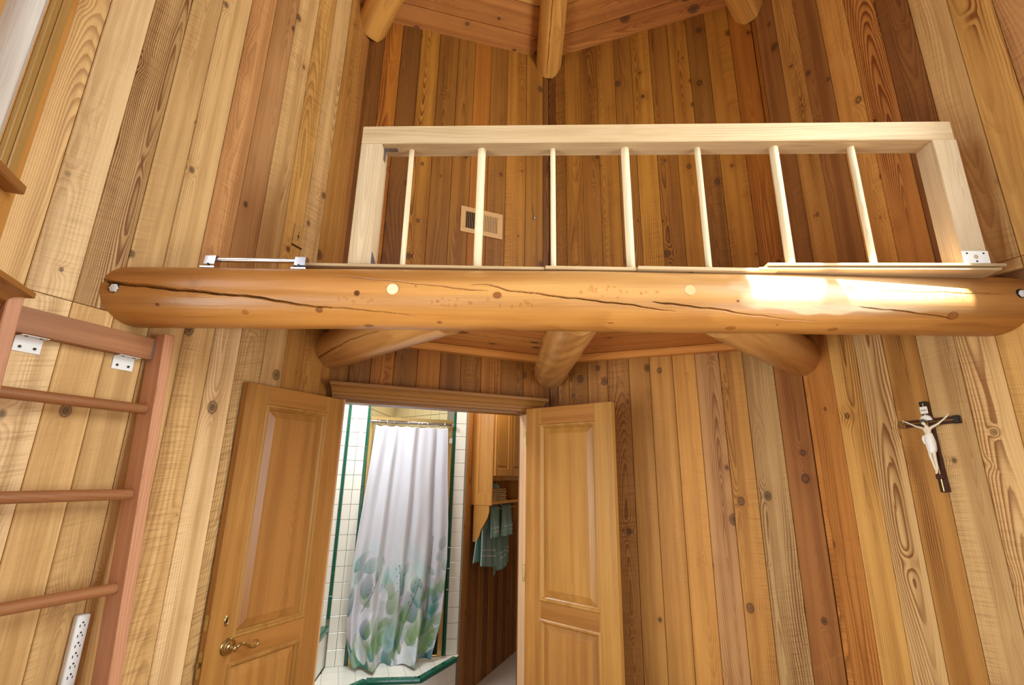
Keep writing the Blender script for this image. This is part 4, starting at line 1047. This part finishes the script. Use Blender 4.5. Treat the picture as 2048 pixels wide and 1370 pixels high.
for i, u in enumerate((.145, .205, .262, .37, .455, .482, .528, .672)):
    r_ = thing('curtain_ring', 'chrome curtain ring, %s from the left on the shower rod' % ['first', 'second', 'third', 'fourth', 'fifth', 'sixth', 'seventh', 'last and rightmost, counted'][i], 'curtain ring', FS.at(u, 2.033, .04), group='curtain rings')
    pts = [FS.pt(u + .004 * math.sin(a), 2.026 + .021 * math.cos(a), .040 + .016 * math.sin(a)) for a in np.linspace(0, 6.1, 16)]
    MB().tube(pts, .0018, 6).build('hook', M_CHROME, r_, None, 50)

# shower curtain with a leaf print
NU, NZ = 260, 300
zz = np.linspace(0, 1, NZ); uu = np.linspace(0, 1, NU); U, Zf = np.meshgrid(uu, zz)       # Zf 0 = top
ztop = 2.005 - .010 * np.abs(np.sin(U * 22)) ; zbot = .330 + .012 * np.sin(U * 9)
Zc = ztop + (zbot - ztop) * Zf
Ul = np.interp(Zc, [.30, .48, .63, .82, 1.02, 1.26, 1.62, 2.01], [.10, .046, .034, .038, .042, .061, .092, .121])
Ur = np.interp(Zc, [.30, .43, .59, .79, 1.0, 1.25, 1.63, 2.01], [.63, .665, .705, .722, .735, .735, .712, .700])
fold = np.sin(U * 27 + 1.2 * np.sin(Zf * 3)) * .6 + np.sin(U * 47 + 2 + 2 * Zf) * .35 + np.sin(U * 13 + .7 - 1.5 * Zf) * .5
amp = .016 + .034 * Zf ** 1.1
Nc = .052 + .035 * Zf + fold * amp
lob = np.exp(-((U - .24) / .10) ** 2) + .9 * np.exp(-((U - .78) / .09) ** 2)
Nc += np.clip(Zf - .80, 0, 1) * .55 * lob
side = np.sin(U * 24 + 2.2) * .010 * (Zf + .3) + .02 * lob * np.clip(Zf - .86, 0, 1) * np.sin(U * 30)
Uc = Ul + (Ur - Ul) * U + side
wr = sines(U, Zf, 9, 40, 30) * .0022 + sines(U, Zf, 19, 12, 24) * .005 * Zf
Nc += wr
Nc = np.maximum(Nc, .018)
Pxyz = np.stack([SP0.x + FS.d.x * Uc + FS.n.x * Nc, SP0.y + FS.d.y * Uc + FS.n.y * Nc, Zc], -1).reshape(-1, 3)
base = np.array(lin(204, 202, 207)[:3]); col = np.ones((NZ, NU, 3)) * base
A_ = U * .98; B_ = Zc                                          # print coordinates (metres of cloth seen)
def leaf(cx, cz, L, w, ang, c1, k0, k1):
    global col
    ca, sa = math.cos(ang), math.sin(ang); dx, dz = A_ - cx, B_ - cz
    t = (dx * ca + dz * sa) / L; s = (-dx * sa + dz * ca)
    wid = w * np.clip(np.sin(np.clip(t, 0, 1) * math.pi) ** .7 * (1.15 - .5 * t), 0, 2)
    m = np.clip((wid - np.abs(s)) / .004, 0, 1) * (t > 0) * (t < 1)
    al = (m * (k0 + (k1 - k0) * np.clip(t, 0, 1)))[..., None]
    vein = np.exp(-(s / .003) ** 2)[..., None] * .15
    col = col * (1 - al) + (np.array(lin(*c1)[:3]) * (1 - vein)) * al
rg = np.random.RandomState(12)
GRN, TEAL, AQ, DTE, WHT = (124, 154, 98), (60, 130, 120), (176, 206, 208), (40, 100, 110), (228, 228, 236)
for _ in range(150):
    z = .24 + .80 * rg.beta(1.0, 1.7) if _ > 40 else .75 + .35 * rg.rand(); hi = (z - .3) / .85
    c = [GRN, TEAL, AQ, DTE, WHT, GRN][rg.randint(0, 6)]
    if hi > .55: c = [AQ, TEAL, (206, 214, 204)][rg.randint(0, 3)]
    L = rg.uniform(.10, .26) * (1 - .3 * hi); k = 1 - .6 * max(hi, 0)
    leaf(rg.uniform(-.02, 1.0), z, L, L * rg.uniform(.20, .34), math.pi / 2 + rg.normal(0, .55), c, 1.0 * k, .30 * k)
for cx, cz, ang, L in ((.78, .75, 1.45, .42), (.52, .62, 1.75, .36), (.15, .66, 1.2, .26), (.60, .55, 1.3, .34)):
    ca, sa = math.cos(ang), math.sin(ang); dx, dz = A_ - cx, B_ - cz; t = dx * ca + dz * sa; s = np.abs(-dx * sa + dz * ca + .02 * np.sin(t * 6))
    al = (np.clip((.0032 - s) / .0016, 0, 1) * (t > 0) * (t < L))[..., None]; col = col * (1 - al) + np.array(lin(74, 92, 88)[:3]) * al
    for q in range(9):
        tt = L * (.45 + .6 * q / 9); d = np.hypot(A_ - cx - ca * tt - .012 * (-1) ** q, B_ - cz - sa * tt); al = (np.clip((.0055 - d) / .002, 0, 1))[..., None] * .8
        col = col * (1 - al) + np.array(lin(80, 84, 80)[:3]) * al
m = bpy.data.meshes.new('shower_curtain'); idx = np.arange(NU * NZ).reshape(NZ, NU)
Fq = np.stack([idx[:-1, :-1], idx[1:, :-1], idx[1:, 1:], idx[:-1, 1:]], -1).reshape(-1, 4)
m.vertices.add(len(Pxyz)); m.vertices.foreach_set('co', Pxyz.ravel()); m.loops.add(Fq.size); m.loops.foreach_set('vertex_index', Fq.ravel())
m.polygons.add(len(Fq)); m.polygons.foreach_set('loop_start', np.arange(len(Fq)) * 4); m.polygons.foreach_set('use_smooth', np.ones(len(Fq), bool)); m.update(calc_edges=True)
ca_ = m.color_attributes.new('Print', 'FLOAT_COLOR', 'POINT'); ca_.data.foreach_set('color', np.concatenate([col.reshape(-1, 3), np.ones((NU * NZ, 1))], 1).ravel())
m.materials.append(M_CURTAIN)
sc_o = inst('shower_curtain', m, Matrix.Identity(4), None); tag(sc_o, 'white shower curtain printed with green leaves', 'shower curtain')
so_ = sc_o.modifiers.new('cloth', 'SOLIDIFY'); so_.thickness = .0012

# wooden partition, cabinet, towels
WP0 = V2(-.372, 4.15); WPd = V2(.38314, .92369)
FW = Frame(WP0, WP0 + WPd * 1.5, V2(.6, 4.2))
wp = MB().box(*fbox(FW, .012, 1.26, -.05, 2.6, -.045, -.019)).build('wall_bath_partition', M_SHEATH, None, FW.M); MB().box(*fbox(FW, .0, .012, -.0, 2.6, -.030, .004), bev=.002).build('edge_trim', M_DARKTRIM, wp, FW.M); tag(wp, 'dark plank partition right of the shower', 'wall', kind='structure')
for k in range(12): plank(FW, wp, .010 + k * .105, .010 + (k + 1) * .105 - .001, 0, 2.55, RNG.choice('KDBK'), .5)
cab = thing('wall_cabinet', 'oak wall cabinet with panelled side above the towels', 'cabinet', FW.at(.12, 1.39))
CW, CDp = .72, .195
def cb(name, u0, u1, z0, z1, n0, n1, parent=None, bev=.002, mat=None):
    c = Matrix.Translation(((u0 + u1) / 2, 0, (z0 + z1) / 2)); a, b = sorted((FW.sg * n0, FW.sg * n1))
    return MB().box(-(u1 - u0) / 2, (u1 - u0) / 2, a, b, -(z1 - z0) / 2, (z1 - z0) / 2, bev=bev).build(name, mat or M_OAK, parent or cab, FW.M @ c)
u0, u1 = .12, .12 + CW
# side panel: frame and recessed field
for z0, z1, n0, n1 in ((1.39, 1.485, .002, CDp), (2.30, 2.42, .002, CDp), (1.485, 2.30, .002, .065), (1.485, 2.30, .145, CDp)): cb('side_frame', u0, u0 + .018, z0, z1, n0, n1, bev=.001)
cb('side_panel', u0 + .007, u0 + .016, 1.48, 2.305, .06, .15)
cb('side_panel', u1 - .018, u1, 1.39, 2.42, .002, CDp); cb('top', u0, u1, 2.40, 2.42, .002, CDp); cb('shelf', u0 + .018, u1 - .018, 1.395, 1.415, .002, CDp); cb('shelf', u0 + .018, u1 - .018, 1.60, 1.62, .002, CDp - .02); cb('back', u0 + .018, u1 - .018, 1.40, 2.40, .0, .008)
for k in range(2):
    a, b = u0 + .02 + k * .34, u0 + .02 + (k + 1) * .34 - .004
    dr = cb('door', a, b, 1.628, 2.39, CDp - .004, CDp + .010)
    for x0, x1, z0, z1 in ((a, a + .055, 1.628, 2.39), (b - .055, b, 1.628, 2.39), (a + .055, b - .055, 1.628, 1.69), (a + .055, b - .055, 2.33, 2.39)): cb('door_frame', x0, x1, z0, z1, CDp + .009, CDp + .020, dr)
    cb('door_panel', a + .075, b - .075, 1.71, 2.31, CDp + .009, CDp + .016, dr, bev=.005)
cb('apron', u0 + .018, u1 - .018, 1.590, 1.630, CDp - .022, CDp - .002)
# curved bracket below the cabinet
bp = [(.03, 1.39), (.170, 1.39), (.172, 1.345), (.160, 1.295), (.135, 1.250), (.105, 1.205), (.088, 1.150), (.070, 1.115), (.045, 1.100), (.030, 1.105)]
MB().prism([(FW.sg * n, z) for n, z in bp], 'x', u0 + .004, u0 + .024).build('bracket', M_OAK, cab, FW.M)
MB().prism([(FW.sg * n, z) for n, z in bp], 'x', u1 - .024, u1 - .004).build('bracket', M_OAK, cab, FW.M)
tb_ = thing('towel_bar', 'wooden towel bar between the cabinet brackets', 'towel bar', FW.at(u0 + .02, 1.352, .13)); MB().tube([FW.pt(u0 + .012, 1.352, .135), FW.pt(u1 - .012, 1.352, .135)], .010, 14).build('bar', M_OAK, tb_, None, 40)
tb2 = thing('towel_bar', 'lower towel bar carrying the large towels', 'towel bar', FW.at(u0 + .02, 1.21, .06)); MB().tube([FW.pt(u0 + .012, 1.235, .075), FW.pt(u1 - .012, 1.235, .075)], .010, 14).build('bar', M_OAK, tb2, None, 40)
def towel(label, u0, u1, zt, n_c, drop_f, drop_b, seed, hem=0.0, bands=(), flare=.0):
    """cloth over a bar: front drop, fold, back drop"""
    rg = np.random.RandomState(seed); nu, nv = 28, 60
    s = np.concatenate([np.linspace(-drop_b, 0, 20, endpoint=False), np.linspace(0, math.pi * .018, 8, endpoint=False), np.linspace(math.pi * .018, math.pi * .018 + drop_f, 32)])
    V = []
    for i in range(nu):
        f = i / (nu - 1)
        for t in s:
            if t < 0: n, z = -.018, t
            elif t < math.pi * .018: a = t / .018; n, z = -.018 * math.cos(a), .018 * math.sin(a)
            else: n, z = .018, -(t - math.pi * .018)
            k = min(1, abs(z) / .35)
            w = .020 * k * math.sin(f * 9 + seed) + .010 * k * math.sin(f * 21 + 2 * seed)
            if n < 0: w *= .4
            if n > 0: z += hem * k * (f - .5)
            u = u0 + (u1 - u0) * f + flare * k * (f - .55)
            V.append(FW.pt(u, zt + z, n_c + n + (w if n > 0 else -abs(w) * .5) + (.012 * k if n > 0 else 0)))
    nv = len(s); F = [(i * nv + j, (i + 1) * nv + j, (i + 1) * nv + j + 1, i * nv + j + 1) for i in range(nu - 1) for j in range(nv - 1)]
    o = thing('towel', label, 'towel', Matrix.Translation(V[0]), group='teal towels')
    mm = MB().poly([tuple(v) for v in V], F); c = mm.build('cloth', M_TOWEL, o, None, 80); sm = c.modifiers.new('pile', 'SOLIDIFY'); sm.thickness = .008; sm.offset = 0
    for b in bands:                                        # woven bands near the hem
        js = [j for j in range(nv) if s[j] > math.pi * .018 and abs((s[j] - math.pi * .018) - (drop_f - b)) < .009]
        if len(js) < 2: js = sorted(range(nv), key=lambda j: abs((s[j] - math.pi * .018) - (drop_f - b)))[:2]; js.sort()
        j0, j1 = js[0], js[-1]; vv = []
        nn = Vector((FW.n.x, FW.n.y, 0)) * .0050
        for i in range(nu): vv += [tuple(V[i * nv + j0] + nn), tuple(V[i * nv + j1] + nn)]
        MB().poly(vv, [(2 * i, 2 * i + 2, 2 * i + 3, 2 * i + 1) for i in range(nu - 1)]).build('band', M_TOWELBAND, o, None, 80)
    return o
towel('small teal hand towel nearest the cabinet bracket', .20, .36, 1.362, .135, .235, .16, 3, bands=(.045, .075))
towel('small teal hand towel right of the other hand towel', .45, .64, 1.362, .135, .245, .18, 5, bands=(.05, .085))
towel('large teal bath towel hanging nearest the shower', .150, .375, 1.245, .085, .345, .3, 7, hem=-.06, bands=(.085, .125), flare=.15)
towel('large teal bath towel behind the right hand towel', .385, .70, 1.245, .085, .40, .3, 9, hem=.06, bands=(.10, .14), flare=.02)
bk = thing('basket', 'woven seagrass basket on the open cabinet shelf', 'basket', FW.at(.30, 1.416, .11))
for k in range(6):
    z = 1.424 + k * .018; pts = []
    for i in range(0, 61):
        t = i / 60 * 4; sd_ = int(t) % 4; f = t - int(t)
        a, b = [((.165, .03), (.165, .175)), ((.165, .175), (.455, .175)), ((.455, .175), (.455, .03)), ((.455, .03), (.165, .03))][sd_]
        uu_, nn_ = a[0] + (b[0] - a[0]) * f, a[1] + (b[1] - a[1]) * f
        pts.append(FW.pt(uu_ + .003 * math.sin(i * 2.6 + k * 3.1), z + .004 * math.sin(i * 2.1 + k * 3.1), nn_ + .004 * math.sin(i * 2.6 + k * 3.1)))
    MB().tube(pts, .0088, 8).build('weave', M_BASKET, bk, None, 60)
MB().box(*fbox(FW, .168, .452, 1.417, 1.421, .034, .171)).build('bottom', M_BASKET, bk, FW.M)
ct = MB(); g = 14
for i in range(g):
    for j in range(g): pass
ct.lathe([(.001, -.01), (.055, .0), (.066, .03), (.058, .065), (.035, .085), (.001, .09)], Matrix.Translation(FW.pt(.30, 1.49, .10)) @ Matrix.Diagonal((1.2, .8, 1.0, 1)), 24)
fo = thing('face_cloth', 'folded teal face cloth standing in the basket', 'towel', FW.at(.30, 1.49, .10)); ct.build('cloth', M_TOWEL, fo, None, 60)

# bathroom shell
def slab(name, pts, z0, z1, mat, label, cat):
    n = len(pts); o = MB().poly([(x, y, z0) for x, y in pts] + [(x, y, z1) for x, y in pts], [tuple(range(n)), tuple(range(n, 2 * n))] + [(i, (i + 1) % n, n + (i + 1) % n, n + i) for i in range(n)]).build(name, mat)
    return tag(o, label, cat, kind='structure')
M_PLASTER = plain('warm_plaster', (222, 208, 186), .8)
M_PLASTERD = plain('brown_plaster', (150, 124, 98), .8)
outline = [(BC.x + .02, BC.y + .14), (1.0, 5.9), (-2.6, 5.9), (-2.6, 3.0), (AB.x - .1, AB.y + .05)]
slab('floor_bath', [(.42, 3.2), (1.0, 5.9), (-2.6, 5.9), (-2.6, 3.0), (-1.1, 2.70)], -.05, 0, M_CARPET, 'beige carpet of the bathroom', 'floor')
slab('ceiling_bath', outline, 2.62, 2.68, M_PLASTER, 'bathroom ceiling', 'ceiling')
slab('wall_bath_far', [(-2.6, 5.8), (1.2, 5.8), (1.2, 5.9), (-2.6, 5.9)], 0, 2.62, M_PLASTERD, 'far bathroom wall', 'wall')
slab('wall_bath_right', [(.42, 3.2), (.52, 3.2), (1.1, 5.9), (1.0, 5.9)], 0, 2.62, M_PLASTERD, 'right bathroom wall', 'wall')
slab('wall_bath_left', [(-2.7, 2.9), (-2.6, 2.9), (-2.6, 5.9), (-2.7, 5.9)], 0, 2.62, M_PLASTER, 'left bathroom wall', 'wall')
slab('wall_bath_front', [(-2.65, 2.9), (-1.12, 2.68), (-1.12, 2.78), (-2.65, 3.0)], 0, 2.62, M_PLASTER, 'bathroom wall behind the left plank wall', 'wall')
def lamp(name, loc, power, size, color):
    a = bpy.data.lights.new(name, 'AREA'); a.shape = 'DISK'; a.size = size; a.energy = power; a.color = color
    o = bpy.data.objects.new(name, a); COL.objects.link(o); o.location = loc
def bath_fill(x, y, power, size, label, color):  # unseen lamps added to brighten the bathroom
    t = thing('bath_fill_lamp', label, 'lamp', Matrix.Translation((x, y, 2.60)), group='added bathroom lamps')
    MB().lathe([(size / 2 + .02, .018), (size / 2 + .02, .004), (size / 2, .0), (size / 2, .012)], Matrix.Identity(4), 32).build('rim', M_WHITE, t, WORLD[t], 40)
    lamp('bath_fill_light', (x, y, 2.595), power, size, color)
bath_fill(-1.05, 3.30, 15.5, .4, 'added unseen lamp lighting the shower front', (.90, .98, 1.06))
bath_fill(.02, 4.0, 5.5, .3, 'added unseen lamp lighting the cabinet and towels', (1, .9, .78))
bath_fill(-.78, 4.35, 1.6, .2, 'small added lamp, unseen, inside the shower', (1, .90, .74))
